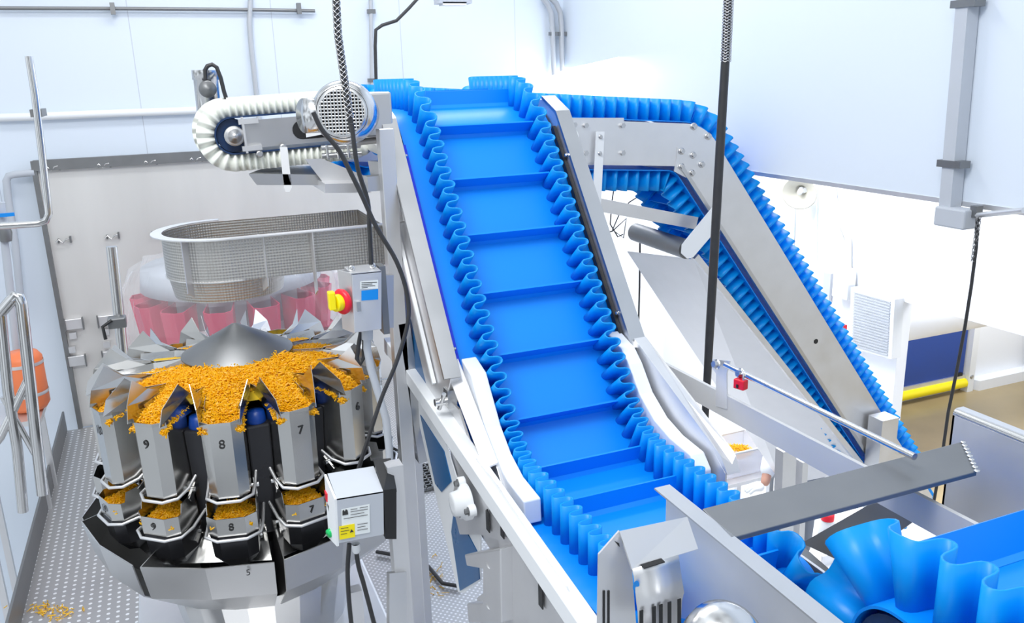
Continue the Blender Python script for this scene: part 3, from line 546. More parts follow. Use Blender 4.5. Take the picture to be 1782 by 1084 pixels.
    for z in (.70, .545):
        for sgn in (-1, 1):
            MB().bar(pm(.38, .03*sgn, z+.03), pm(.45, .034*sgn, z-.02), .008, .02).build('linkage', SHINY, ao)
            cyl(MB(), pm(.42, .02*sgn, z+.005), pm(.42, .048*sgn, z+.005), .009, 12).build('pivot_pin', SHINY, ao)
# discharge skirt: folded steel chutes
zc_ = at(330, 1006, 'y', 2.55).z
for k in range(8):
    a = math.radians(-111+45*k); h = math.radians(21)
    rows = [[polar(a-h, r, 0, z), polar(a, r*.97, 0, z), polar(a+h, r, 0, z)] for r, z in ((.60, zc_), (.575, zc_-.13), (.38, zc_-.30))]
    MB().grid(rows, False).build('discharge_chute', STEEL, mw, solid=.004)
    MB().grid([[polar(a-h, .598, 0, zc_), polar(a-h, .40, 0, zc_+.05)], [polar(a-h, .575, 0, zc_-.13), polar(a-h, .38, 0, zc_-.30)]], False).build('chute_side', HOPPER, mw, solid=.003)
    MB().grid([[polar(a-h, .50, 0, zc_-.05), polar(a+h, .50, 0, zc_-.05)], [polar(a-h, .32, 0, zc_+.10), polar(a+h, .32, 0, zc_+.10)]], False).build('chute_back', HOPPER, mw, solid=.003)
text('5', .03, polar(math.radians(-98), .591, 0, zc_-.025), (1, 0, 0), (0, 0, 1), INK, mw)
MB().lathe([(.36, zc_-.28), (.30, -.1), (.22, -.3), (.22, PZ)], (WC.x, WC.y, 0), None, 24, False).build('collecting_funnel', SHINY, mw)
for a in (45, 135, 225, 315):
    p = polar(math.radians(a), .42, 0, 0); MB().box((p.x, p.y, (.14+PZ)/2), (.05, .05, .14-PZ)).build('frame_leg', STEELB, mw)
MB().hexa([(-.32, 2.42, PZ), (.60, 2.42, PZ), (.60, 3.6, PZ), (-.32, 3.6, PZ), (-.32, 2.42, -.05), (.60, 2.42, -.05), (.60, 3.6, -.05), (-.32, 3.6, -.05)]).build('base_box', STEELB, mw, bevel=.01)
localise(mw)
# cheese: shreds heaped on the trays and in the buckets
def shreds(name, fn, n, label, m, size=.017):
    mb = MB()
    for i in range(n):
        p, nn, sl = fn(); d = Vector((random.gauss(0, 1), random.gauss(0, 1), random.gauss(0, .45)-sl)).normalized(); L = size*random.uniform(.5, 1.3); r = .0014*random.uniform(.8, 1.4)
        bend = Vector((random.gauss(0, 1), random.gauss(0, 1), random.gauss(0, 1)))*.002
        s = d.orthogonal().normalized()*r; t = d.cross(s)
        vs = []
        for q in (p-d*L/2, p+bend, p+d*L/2): vs += [q+s+t, q-s+t, q-s-t, q+s-t]
        mb.add(vs, [(j*4+k_, j*4+(k_+1) % 4, (j+1)*4+(k_+1) % 4, (j+1)*4+k_) for j in (0, 1) for k_ in range(4)]+[(3, 2, 1, 0), (8, 9, 10, 11)])
    o = mb.build(name, m); tag(o, label, 'cheese', None, 'stuff'); return mb, o
amount = {0: 1.0, 1: 1.0, 2: 1.1, 3: .55, 4: .4, 5: .3, 6: .12, 7: .3, 8: .35, 9: .15, 10: .25, 11: .75, 12: 1.0}
def tray_h(k, r, t):
    am_ = amount[k % NH]; x = (r-.15)/.36
    if x < 0 or x > 1: return 0
    prof = (1-.55*x)*min(1, (1-x)*5+.15); w_ = max(0, 1-(abs(t)/.080)**3)
    return am_*.072*prof*w_
def tray_pt():
    while True:
        k = random.choices(range(NH), [amount[j]+.02 for j in range(NH)])[0]; r = .16+.35*math.sqrt(random.random())*1.0; r = min(r, .50); t = random.uniform(-.068, .068)*min(1, r/.33)
        h = tray_h(k, r, t)
        if h < .004: continue
        z = .985-.05*max(0, (r-.3)/.2)+h+random.uniform(-.006, .004); return polar(angs[k], r, t, z), 0, 0.25
mbh = MB()
for k in range(NH):
    if amount[k] < .1: continue
    rows = []
    for i in range(14):
        r = .15+.335*i/13
        rows.append([polar(angs[k], r, t*min(1, r/.33), .980-.05*max(0, (r-.3)/.2)+tray_h(k, r, t*min(1, r/.33))) for t in [(-.062+.124*j/12) for j in range(13)]])
    mbh.grid(rows, True)
def ring_h(a, r):
    d = ((math.degrees(a)+102.2) % 360)/(360/NH); k0_ = int(d) % NH; f = d-int(d); am_ = amount[k0_]*(1-f)+amount[(k0_+1) % NH]*f
    return am_*.062*min(1, (r-.15)/.03)*max(0, 1-((r-.15)/(.235+.02*math.sin(a*9)))**2)
mbh.grid([[Vector((WC.x+r*math.cos(a), WC.y+r*math.sin(a), .985+ring_h(a, r))) for r in [.15+.23*j/9 for j in range(10)]] for a in [2*PI*i/90 for i in range(91)]], True)
def ring_pt():
    while True:
        a = random.uniform(0, 2*PI); r = .16+.22*random.random(); h = ring_h(a, r)
        if h > .012: return Vector((WC.x+r*math.cos(a), WC.y+r*math.sin(a), .987+h+random.uniform(-.004, .004))), 0, .2
def both(): return ring_pt() if random.random() < .42 else tray_pt()
mbs, so = shreds('shredded_cheese', both, 24000, 'orange shredded cheese heaped on the sloping trays around the grey cone', CHEESE)
# join heap under the shreds
heap_o = mbh.build('cheese_heap', CHEESE2, so); 
lab = {0: 'orange cheese in the lower bucket marked 8', 1: 'orange cheese dropping in the lower bucket marked 7', 12: 'orange cheese in the left lower bucket marked 9', 11: 'orange cheese in the leftmost open lower bucket'}
for k, lb in lab.items():
    a = angs[k]
    def fn(a=a, k=k):
        r = random.uniform(.43, .53); t = random.uniform(-.06, .06); x = (r-.43)/.1; return polar(a, r, t, .622+.04*(1-x)*(1-(t/.065)**2)+random.uniform(-.006, .004)), 0, .3
    _, o = shreds('cheese_portion', fn, 900, lb, CHEESE)
    MB().grid([[polar(a, .42+.11*i/5, -.065+.13*j/6, .618+.04*(1-i/5)*(1-((j-3)/3)**2)) for j in range(7)] for i in range(6)]).build('portion_base', CHEESE2, o)
# ================================================================== RACETRACK INFEED CHUTE
ck = thing('infeed_chute', 'racetrack shaped dimpled steel chute hanging over the grey cone', 'chute', (WC.x, WC.y, 1.3))
rc_ = .205; zt0 = at(418, 412, 'y', WC.y-rc_).z; zb0 = at(418, 488, 'y', WC.y-rc_).z
def race(r, x1, z):
    pts = []; 
    for i in range(25): a = PI/2+PI*i/24; pts.append((WC.x+r*math.cos(a), WC.y+r*math.sin(a)))
    pts.append((x1, WC.y-r)); pts.append((x1, WC.y+r)); pts.append(pts[0]); return pts
def strip(mb, P, zs, ks=None):
    rows = []; uvr = []; L = 0
    for i, p in enumerate(P):
        if i: L += math.dist(p, P[i-1])
        rows.append([Vector((p[0], p[1], z)) for z in zs]); uvr.append([(L, z) for z in zs])
    mb.grid(rows, False, uvr)
XE = .70
m1 = MB(); strip(m1, race(rc_, XE, 0), [zb0, zt0-.004]); m1.build('upper_wall', DIMPLE, ck, solid=.002)
rim = MB(); Pa = race(rc_-.002, XE, 0); Pb = race(rc_+.035, XE+.0, 0); rim.grid([[Vector((p[0], p[1], zt0)), Vector((q_[0], q_[1], zt0))] for p, q_ in zip(Pa[:26], Pb[:26])], False)
rim.build('rim_flange', STEELB, ck, solid=.004)
m2 = MB(); circ = [(WC.x+.20*math.cos(2*PI*i/40), WC.y+.20*math.sin(2*PI*i/40)) for i in range(41)]
rows = []; uvr = []
for i, (x, y) in enumerate(circ):
    L = i*2*PI*.2/40; q2 = (WC.x+(x-WC.x)*.93, WC.y+(y-WC.y)*.93); rows.append([Vector((x, y, zb0+.004)), Vector((q2[0], q2[1], zb0-.075))]); uvr.append([(L, 0), (L, .08)])
m2.grid(rows, False, uvr); m2.build('lower_ring', DIMPLE, ck, solid=.002)
fl_ = MB(); fl_.grid([[Vector((x, y, zb0)), Vector((x+.0+.25*(x > WC.x)*0+ (x-WC.x)*.05, y+(y-WC.y)*.05, zb0))] for x, y in circ], False); fl_.build('lower_flange', STEELB, ck, solid=.003)
for ang, hh in ((-128, .0), (-62, 0)):
    a = math.radians(ang); v0 = Vector((WC.x+(rc_+.002)*math.cos(a), WC.y+(rc_+.002)*math.sin(a), 0)); 
    v1 = v0+Vector((math.cos(a), math.sin(a), 0))*.032
    if hh is not None: MB().prism([(v0.x, v0.y, zt0), (v1.x, v1.y, zt0), (v1.x, v1.y, zb0-.03), (v0.x, v0.y, zb0-.05)], (.003, .001, 0)).build('hanging_rib', STEELB, ck)
MB().prism([(.44, WC.y-rc_-.003, zt0), (.444, WC.y-rc_-.03, zt0), (.444, WC.y-rc_-.03, zb0-.06), (.44, WC.y-rc_-.003, zb0-.08)], (.004, 0, 0)).build('end_rib', STEELB, ck)
localise(ck)
# ================================================================== BAGGED WEIGHER BEHIND
W2 = Vector((.31, 5.25, 0)); 
z_t = at(385, 470, 'y', 5.0).z; z_b = at(300, 560, 'y', 4.85).z
bw = thing('covered_weigher', 'second round weigher with pink red buckets wrapped in clear plastic film', 'weigher', (W2.x, W2.y, PZ))
r2 = .56
MB().lathe([(.001, z_t+.02), (r2*.9, z_t), (r2*.93, z_t-.12), (r2*.7, z_t-.14), (r2*.7, .2), (.4, PZ)], (W2.x, W2.y, 0), None, 40).build('drum_body', GREYC, bw)
for k in range(13):
    a = 2*PI*k/13+.12; c, s = math.cos(a), math.sin(a)
    def q_(r, t, z): return Vector((W2.x+c*r-s*t, W2.y+s*r+c*t, z))
    for z0, z1, nm in ((z_t-.17, z_t-.42, 'pink_bucket'), (z_t-.46, z_t-.62, 'lower_pink_bucket')):
        bk = MB(); bk.grid([[q_(r2-.13, -.07, z0+.02), q_(r2-.02, -.075, z0), q_(r2+.02, -.045, z0), q_(r2+.02, .045, z0), q_(r2-.02, .075, z0), q_(r2-.13, .07, z0+.02)], [q_(r2-.13, -.065, z1), q_(r2-.04, -.07, z1), q_(r2-.01, -.045, z1), q_(r2-.01, .045, z1), q_(r2-.04, .07, z1), q_(r2-.13, .065, z1)]], False); bk.build(nm, PINK, bw, solid=.006)
    MB().bar(q_(r2+.022, 0, z_t-.17), q_(r2+.022, 0, z_t-.2), .08, .01).build('bucket_lip', RED, bw)
fm = MB(); rows = []; seg = 120
for i in range(seg+1):
    a = 2*PI*i/seg; rows.append([])
    for j, (r, z) in enumerate(((.02, z_t+.05), (r2*.6, z_t+.045), (r2*.97, z_t+.02), (r2+.05, z_t-.12), (r2+.07, z_t-.3), (r2+.05, z_t-.5), (r2+.07, z_t-.68))):
        rr = r+(.032*math.sin(a*11+j)*math.sin(a*5+1.3*j)+.012*math.sin(a*23+2*j))*(j > 1); rows[-1].append(Vector((W2.x+rr*math.cos(a), W2.y+rr*math.sin(a), z+.01*math.sin(a*7+j))))
fm.grid(rows, False); fm.build('plastic_film_cover', FILM, bw)
MB().lathe([(r2*.5, z_t-.1), (r2+.02, z_t-.70), (r2+.02, z_t-.73), (.3, z_t-.8)], (W2.x, W2.y, 0), None, 40).build('lower_collar', WHITE, bw)
localise(bw)
# ================================================================== DECK, GRATING, SPLASH WALL
b = MB(); b.hexa([(-1.0, .3, PZ-.04), (1.9, .3, PZ-.04), (1.9, 6.5, PZ-.04), (-1.0, 6.5, PZ-.04), (-1.0, .3, PZ), (1.9, .3, PZ), (1.9, 6.5, PZ), (-1.0, 6.5, PZ)]) if False else None
kf, kn = at(113, 722, 'z', -.30), at(0, 1010, 'z', -.30)
XK = kf.x
dk = MB(); dk.box(((XK+.62)/2, 3.4, PZ-.02), (.62-XK, 6.2, .04)); tag(dk.build('perforated_walkway', DECK), 'perforated steel walkway deck running along the left of the round weigher', 'walkway')
dk = MB(); dk.box((1.1, 3.6, PZ-.02), (.94, 5.8, .04)); tag(dk.build('tread_plate_platform', TREAD), 'raised dimple steel platform plate beneath the big incline belt', 'platform')
kp = MB(); kp.bar((kf.x, 6.5, -.33), (XK, .3, -.33), .012, .16); tag(kp.build('kick_plate', STEELD), 'dull steel kick plate along the left edge of the walkway', 'kick plate')
gr_ = thing('floor_grating', 'small black square-mesh grating panel set in the platform', 'grating', at(730, 832, 'z', PZ+.01))
g0 = at(730, 832, 'z', PZ+.012)
gm_ = MB()
for i in range(9): gm_.box((g0.x-.16+.04*i, g0.y, PZ+.012), (.01, .34, .02))
for i in range(9): gm_.box((g0.x, g0.y-.16+.04*i, PZ+.012), (.33, .01, .02))
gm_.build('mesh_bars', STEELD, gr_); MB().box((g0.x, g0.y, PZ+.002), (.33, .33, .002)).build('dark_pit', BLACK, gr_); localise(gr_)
# stainless splash wall with hooks and brackets
SY = YB-.06
p0, p1 = at(58, 280, 'y', SY), at(620, 250, 'y', SY)
sw = thing('stainless_splash_panel', 'tall stainless wall panel with a dark top rail behind the weigher', 'panel', (p0.x, SY, PZ))
HZt = p0.z
MB().box(((p0.x+1.62)/2, SY, (HZt+PZ)/2), (1.62-p0.x, .02, HZt-PZ)).build('panel_sheet', mat('splash_panel_steel', (.70, .69, .67), .5, .35, .1, 2.2, stretch=(2.2, 1, .35)), sw)
MB().box(((p0.x+1.62)/2, SY-.025, HZt-.03), (1.62-p0.x, .05, .07)).build('top_rail', STEELD, sw)
MB().box((p0.x, SY-.02, (HZt+PZ)/2), (.03, .05, HZt-PZ)).build('end_trim', STEELD, sw)
localise(sw)
def hook(px, py, lab):
    p = at(px, py, 'y', SY-.012); t = thing('wall_hook', lab, 'hook', p, 'zigzag hooks on the stainless panel')
    MB().tube([p+Vector(v) for v in ((-.05, -.03, -.005), (-.03, -.035, .012), (-.01, -.03, -.015), (.015, -.035, .01), (.035, -.035, .012))], .006, 6).build('bent_wire', SHINY, t)
    MB().box(p+Vector((.04, -.012, .005)), (.012, .03, .045)).build('hook_plate', STEELD, t)
    MB().box(p+Vector((-.035, -.01, .0)), (.01, .025, .03)).build('hook_plate', STEELD, t); localise(t)
for px, py, s in ((92, 292, 'leftmost of the top row'), (181, 287, 'second from left in the top row'), (262, 282, 'third from left in the top row'), (341, 277, 'fourth in the top row'), (112, 418, 'leftmost of the middle row'), (196, 411, 'above the vertical steel post'), (274, 405, 'beside the left lip of the dimpled chute')):
    hook(px, py, 'small zigzag wire hook on the stainless panel, '+s)
def brk(px, py, tabdy, lab):
    p = at(px, py, 'y', SY-.03); t = thing('wall_bracket', lab, 'bracket', p, 'square brackets on the stainless panel')
    MB().box(p, (.11, .04, .075)).build('bracket_plate', STEELB, t, bevel=.004)
    for sx in (-.058, .058): MB().box(p+Vector((sx, -.02, .0)), (.008, .03, .09)).build('side_ear', STEELD, t)
    MB().box(p+Vector((-.02, 0, tabdy)), (.045, .03, .045)).build('tab', STEELB, t); localise(t)
for px, py, dy, s in ((129, 563, -.085, 'upper left'), (186, 557, -.085, 'upper right, behind the post clamp'), (134, 627, .085, 'lower left'), (194, 618, .085, 'lower right')):
    brk(px, py, dy, 'small square steel bracket on the stainless panel, '+s+' of four')
# ================================================================== LEFT SIDE: PIPES, POSTS, RAILING, TANK
pp = thing('bent_steel_pipe', 'thin vertical steel pipe at far left that bends away at its lower end', 'pipe', at(50, 98, 'y', 4.6))
MB().tube([at(*q, 'y', 4.6) for q in ((50, 98), (60, 160), (72, 260), (82, 345), (85, 372), (80, 384), (66, 389), (20, 392), (-20, 394))], .017, 14).build('pipe_run', SHINY, pp)
MB().box(at(67, 196, 'y', 4.7), (.05, .2, .035)).build('pipe_clamp', STEELD, pp); localise(pp)
def pipe(name, pts, ax, val, r, lab, cat='pipe', m=None, clamps=()):
    t = thing(name, lab, cat, at(*pts[0], ax, val)); MB().tube([at(*q, ax, val) for q in pts], r, 14).build('pipe_run', m or CONDUIT, t)
    for c in clamps:
        p = at(*c, ax, val); MB().box(p, (.03+2*r, .03, .03) if len(c) < 3 else (.03, .03, .06)).build('clamp', STEELD, t)
    localise(t); return t
YP = YB-.04
t = pipe('wall_conduit', ((-10, 14.2), (210, 15), (440, 17), (548, 19)), 'y', YP, .012, 'long horizontal twin steel conduit near the top of the back wall', 'conduit', STEELD)
for px in (196, 520):
    p = at(px, 15, 'y', YP-.02); o = MB().box(p, (.03, .04, .075)).build('clamp', STEELD, t); o.location -= t.location
pipe('wall_pipe', ((-10, 205), (60, 203), (180, 198), (345, 192)), 'y', YP, .026, 'white horizontal pipe clamped to the back wall behind the upright motor', 'pipe', WHITE, ((205, 197),))
pipe('wall_elbow_pipe', ((60, 300), (28, 303), (15, 306), (11, 315), (14, 345), (26, 420), (40, 560)), 'y', YP-.05, .024, 'grey elbow pipe turning down beside the edge of the stainless panel', 'pipe', GREYC, ((41, 303),))
pipe('vertical_conduit', ((436, -5), (434, 40), (437, 80), (450, 200), (452, 250)), 'y', YP, .018, 'grey vertical conduit on the back wall above the white belt', 'conduit', CONDUIT)
pipe('thin_vertical_conduit', ((645, -5), (646, 60), (648, 200), (650, 280)), 'y', YP, .015, 'thin pale vertical conduit on the back wall left of the belt head', 'conduit', CONDUIT, ((647, 140), (646, 20)))
t = pipe('bent_conduit', ((942, -6), (952, 6), (959, 22), (961, 45), (963, 100), (968, 200)), 'y', YP-.02, .022, 'left of the two grey conduits rising above the belt head', 'conduit', CONDUIT, ((963, 59),))
pipe('bent_conduit', ((956, -6), (968, 6), (975, 22), (977, 45), (978, 100), (981, 200)), 'y', YP-.02, .022, 'right of the two grey conduits rising above the belt head', 'conduit', CONDUIT, ((978, 59),))
cb = MB(); cb.tube([at(*q, 'y', 6.1) for q in ((730, -6), (712, 14), (690, 36), (665, 44), (654, 52), (653, 80), (655, 160), (656, 220))], .012, 8); tag(cb.build('black_wall_cable', CABLE), 'black cable swooping down the back wall left of the blue belt head', 'cable')
lf = thing('ceiling_light_fixture', 'small pale light fitting at the top edge above the belt', 'light', at(788, 2, 'y', 5.5))
MB().box(at(788, 0, 'y', 5.5), (.22, .12, .05)).build('fitting_body', GREYC, lf); MB().box(at(788, 7, 'y', 5.48), (.16, .08, .02)).build('diffuser', WHITE, lf); localise(lf)
# clamp post in front of the splash wall
cp_ = thing('clamp_post', 'upright round steel post with a black clamp left of the pink wrapped weigher', 'post', at(205, 640, 'y', 4.3))
MB().tube([at(*q, 'y', 4.3) for q in ((194, 429), (204, 520), (214, 620), (222, 720))]+[(at(222, 720, 'y', 4.3).x, 4.3, PZ)], .024, 16).build('post_tube', SHINY, cp_)
k0 = at(204, 560, 'y', 4.27); MB().box(k0, (.08, .07, .05)).build('clamp_body', STEELD, cp_, bevel=.006)
MB().tube([k0+Vector((-.02, -.04, .02)), k0+Vector((-.06, -.06, .0)), k0+Vector((-.055, -.07, -.06))], .008, 8).build('clamp_lever', BLACK, cp_); localise(cp_)
# railing in the left corner
rl = thing('stair_railing', 'welded tube railing with sloping handrail at the left edge', 'railing', (-.75, 3.4, PZ))
YR = 3.6
def R_(*pts): return [at(*q, 'y', YR) for q in pts]
MB().tube(R_((-30, 580), (0, 545), (20, 522), (27, 515), (33, 516), (37, 528), (44, 590), (58, 720), (74, 860)), .022, 14).build('handrail', SHINY, rl)
MB().tube(R_((-30, 800), (0, 762), (50, 658)), .016, 12).build('mid_rail', SHINY, rl)
MB().tube(R_((0, 540), (14, 680), (30, 780), (40, 890)), .02, 12).build('post', SHINY, rl)
MB().tube(R_((5, 690), (66, 800)), .012, 12).build('brace', SHINY, rl)
MB().tube(R_((-30, 648), (0, 600)), .016, 12).build('mid_rail', SHINY, rl); localise(rl)
tk = thing('orange_tank', 'orange cylindrical tank with steel ends standing behind the railing', 'tank', at(45, 740, 'y', 5.4))
tc_ = at(44, 662, 'y', 5.4); MB().lathe([(.001, -.20), (.09, -.17), (.11, -.14), (.11, .14), (.09, .17), (.001, .18)], tc_, None, 28).build('tank_body', ORANGE, tk)
for z in (-.08, .1): MB().lathe([(.112, z), (.114, z+.01), (.112, z+.02)], tc_, None, 28).build('steel_band', STEELB, tk)
localise(tk)
tc_.x -= .15
tt_ = thing('steel_table', 'small steel stand with legs under the orange tank', 'table', (tc_.x, 5.4, PZ))
zt_ = tc_.z-.197; MB().box((tc_.x+.02, 5.4, zt_), (.40, .4, .03)).build('table_top', STEELB, tt_)
for sx in (-.15, .17):
    for sy_ in (-.16, .16): MB().box((tc_.x+sx, 5.4+sy_, (zt_+GZ)/2-.01), (.035, .035, zt_-GZ-.01)).build('leg', STEELB, tt_)
localise(tt_)
vp_ = thing('valve_manifold', 'dark valve with blue handle on a vertical pipe at the left edge', 'valve', at(5, 400, 'y', 5.6))
MB().tube([at(*q, 'y', 5.6) for q in ((2, 352), (8, 420), (24, 560), (38, 700))], .022, 12).build('pipe_run', GREYC, vp_)
MB().lathe([(.03, -.05), (.04, 0), (.03, .05)], at(8, 405, 'y', 5.58), None, 16).build('valve_body', STEELD, vp_); MB().box(at(8, 374, 'y', 5.56), (.1, .02, .02)).build('blue_handle', BLUEL, vp_); localise(vp_)
# ================================================================== POSTS AND BOXES IN FRONT OF THE WEIGHER
ps = thing('support_post', 'tall square steel post standing between the weigher and the big conveyor', 'post', (.64, 2.80, PZ))
t0, t1 = at(668, 205, 'y', 2.80), at(672, 830, 'y', 2.80)
MB().box(((t0.x+.0), 2.80, (1.84+PZ)/2), (.05, .05, 1.84-PZ)).build('post_tube', STEELB, ps, bevel=.003)
MB().box((t0.x, 2.80, PZ+.006), (.14, .14, .012)).build('foot_plate', STEEL, ps)
MB().bar(at(700, 560, 'y', 2.80), at(735, 800, 'y', 2.80), .04, .05, (0, 1, 0)).build('diagonal_brace', STEEL, ps)
MB().box(at(655, 318, 'y', 2.84), (.07, .05, .05)).build('cross_block', STEEL, ps); localise(ps)
pq = thing('box_stand', 'open-topped square steel stand tube beside the black backed control box', 'post', (.50, 2.12, PZ))
s0 = at(684, 806, 'y', 2.12); MB().box((s0.x, 2.12, (s0.z+PZ)/2), (.045, .045, s0.z-PZ)).build('stand_tube', STEELB, pq)
MB().bar(at(690, 995, 'y', 2.1), at(690, 1084, 'y', 2.05), .05, .03, (0, 1, 0)).build('stand_clamp', STEEL, pq)
localise(pq)
ib = thing('isolator_box', 'small stainless switch box with yellow rotary handle on red plate', 'switch box', at(628, 520, 'y', 2.5))
FR = 2.46
def ip(px, py, y=FR): return at(px, py, 'y', y)
bc = [ip(610, 476), ip(664, 470), ip(664, 574), ip(618, 580)]
MB().prism([ip(612, 476), ip(664, 471), ip(664, 573), ip(617, 579)], (0, .11, 0)).build('enclosure', STEELB, ib, bevel=.002)
MB().prism([ip(588, 470, 2.53), ip(611, 476), ip(617, 580), ip(596, 572, 2.53)], Vector((.004, .004, 0))).build('door_panel', STEELB, ib)
MB().prism([ip(588, 470, 2.53), ip(612, 476), ip(664, 471), ip(645, 464, 2.57)], (0, 0, -.004)).build('top_face', STEEL, ib)
rx = Vector((-1, -.55, 0)).normalized(); pc_ = ip(598, 524, 2.49)
MB().lathe([(.038, 0), (.040, .008), (.034, .016), (.001, .018)], pc_, zmat(rx), 24).build('red_plate', RED, ib)
yh = MB(); yh.lathe([(.026, .016), (.026, .036), (.001, .038)], pc_, zmat(rx), 20); yh.box(pc_+rx*.045+Vector((0, 0, .012)), (.02, .03, .055)); yh.build('yellow_handle', YEL, ib, bevel=.003)
MB().prism([ip(627, 490, FR-.001), ip(658, 487, FR-.001), ip(658, 502, FR-.001), ip(627, 503, FR-.001)], (0, -.0008, 0)).build('rating_label', LABELW, ib)
ilp = ip(642, 492, FR-.0025)
for k_, (x0_, x1_) in enumerate(((629, 656), (629, 648), (629, 653), (629, 640))): MB().bar(ip(x0_, 492+3*k_, FR-.0025), ip(x1_, 491+3*k_, FR-.0025), .0003, .0016).build('fine_print', INK, ib)
MB().prism([ip(629, 506, FR-.001), ip(658, 503, FR-.001), ip(658, 521, FR-.001), ip(629, 523, FR-.001)], (0, -.0008, 0)).build('blue_label', BLUEL, ib)
for px, py in ((612, 471), (648, 466)): MB().lathe([(.004, -.004), (.010, -.004), (.010, .004), (.004, .004)], ip(px, py-4, 2.5), zmat((0, 1, 0)), 16).build('lifting_eye', SHINY, ib)
MB().box(ip(624, 533, FR-.006), (.012, .012, .03)).build('latch', SHINY, ib)
MB().box(ip(666, 520, 2.55), (.02, .05, .22)).build('hinge_strip', STEELD, ib)
MB().bar(ip(668, 478, 2.6), ip(668, 570, 2.6), .06, .02, (0, 1, 0)).build('mounting_plate', STEEL, ib)
localise(ib)
hb = thing('cable_gland_hose', 'pale blue grey flexible hose dropping from the small switch box', 'hose', ip(640, 580, 2.5))
MB().tube([ip(*q, 2.51) for q in ((639, 578), (639, 606), (645, 640), (660, 690), (672, 730), (677, 780), (680, 830))], .0125, 12).build('hose_run', GREYC, hb); MB().tube([ip(639, 572, 2.51), ip(639, 590, 2.51)], .018, 12).build('gland', GREYC, hb); localise(hb)
cb = MB(); cb.tube([ip(*q, 2.52) for q in ((628, 578), (624, 600), (621, 624), (627, 634), (633, 622), (634, 595), (632, 578))], .007, 8); tag(cb.build('cable_loop', CABLE), 'short black cable loop hanging under the small switch box', 'cable')
# controller box with heat sink
kb = thing('controller_box', 'grey controller box with black heat sink, yellow label and green button', 'control box', at(630, 880, 'y', 2.1))
K = 2.04
def kp_(px, py, y=K): return at(px, py, 'y', y)
MB().prism([kp_(586, 868), kp_(667, 855), kp_(668, 930), kp_(590, 945)], (0, .11, .0)).build('enclosure', GREYC, kb)
top = MB().prism([kp_(586, 868), kp_(667, 855), kp_(650, 811, 2.15), kp_(570, 824, 2.15)], (0, 0, -.004)).build('top_face', GREYC, kb)
MB().prism([kp_(586, 868), kp_(590, 950), kp_(576, 935, 2.10), kp_(568, 825, 2.15)], (-.006, 0, 0)).build('front_panel', WHITE, kb)
MB().prism([kp_(667, 853), kp_(690, 852, K+.02), kp_(690, 938, K+.02), kp_(671, 938)], (0, .12, 0)).build('heat_sink', BLACK, kb)
MB().prism([kp_(650, 800, 2.15), kp_(680, 797, 2.15), kp_(690, 850, K+.02), kp_(667, 853)], (0, 0, -.01)).build('heat_sink_top', BLACK, kb)
MB().prism([kp_(594, 886, K-.001), kp_(643, 877, K-.001), kp_(644, 926, K-.001), kp_(595, 935, K-.001)], (0, -.0008, 0)).build('paper_label', LABELW, kb)
MB().prism([kp_(590, 916, K-.002), kp_(617, 911, K-.002), kp_(618, 934, K-.002), kp_(591, 939, K-.002)], (0, -.0008, 0)).build('yellow_label', YEL, kb)
text('▲', .011, kp_(612, 924, K-.004), (1, 0, .12), (0, 0, 1), INK, kb, 'warning_mark')
MB().prism([kp_(596, 897, K-.003), kp_(596, 889, K-.003), kp_(598, 887, K-.003), kp_(600, 890, K-.003), kp_(602, 886, K-.003), kp_(605, 888, K-.003), kp_(606, 895, K-.003)], (0, -.0004, 0)).build('logo_mark', INK, kb)
for x0_, x1_, py in ((610, 622, 887), (626, 640, 884), (610, 640, 891), (610, 634, 896), (598, 640, 903), (622, 640, 913), (622, 636, 918), (622, 640, 923), (593, 606, 920), (593, 608, 925), (593, 604, 930)): MB().bar(kp_(x0_, py, K-.0035), kp_(x1_, py-(x1_-x0_)*.17, K-.0035), .0003, .0014).build('fine_print', INK, kb)
MB().box(kp_(574, 862, 2.125)+Vector((-.008, 0, 0)), (.008, .025, .024)).build('red_display', RED, kb)
MB().box(kp_(576, 884, 2.115)+Vector((-.006, 0, 0)), (.006, .03, .03)).build('dark_display', BLACK, kb)
gk = kp_(579, 922, 2.10); MB().lathe([(.012, 0), (.012, .012), (.001, .014)], gk+Vector((-.004, -.01, 0)), zmat((-1, -.5, 0)), 16).build('green_button', GRN, kb)
MB().lathe([(.012, 0), (.012, -.02), (.008, -.028), (.001, -.028)], kp_(619, 946, K+.05), None, 14).build('cable_gland', WHITE, kb)
localise(kb)
for pts, y, lab in ((((608, 946), (605, 990), (607, 1040), (613, 1100)), 2.1, 'left black cable hanging below the grey controller box'),
                    (((619, 950), (624, 985), (634, 1020), (655, 1100)), 2.09, 'right thicker black cable hanging below the grey controller box'),
                    (((545, 195), (560, 225), (590, 262), (615, 310), (632, 345), (655, 395), (690, 455), (708, 510), (710, 560), (690, 630), (665, 690), (645, 750), (624, 815)), 2.3, 'thick black motor cable curling down past the post to the controller box'),
                    (((612, 215), (622, 290), (640, 350), (643, 400), (646, 460)), 2.35, 'black cable dropping from the mesh grip to the small switch box')):
    cb = MB(); P_ = [at(*q, 'y', y) for q in pts]
    sm = []
    for i in range(len(P_)-1):
        p_1 = P_[max(0, i-1)]; p_2 = P_[i]; p_3 = P_[i+1]; p_4 = P_[min(len(P_)-1, i+2)]
        for j in range(5):
            t_ = j/5; sm.append(.5*((2*p_2)+(p_3-p_1)*t_+(2*p_1-5*p_2+4*p_3-p_4)*t_*t_+(3*p_2-3*p_3+p_4-p_1)*t_**3))
    sm.append(P_[-1]); cb.tube(sm, .0065, 8); tag(cb.build('power_cable', CABLE), lab, 'cable')
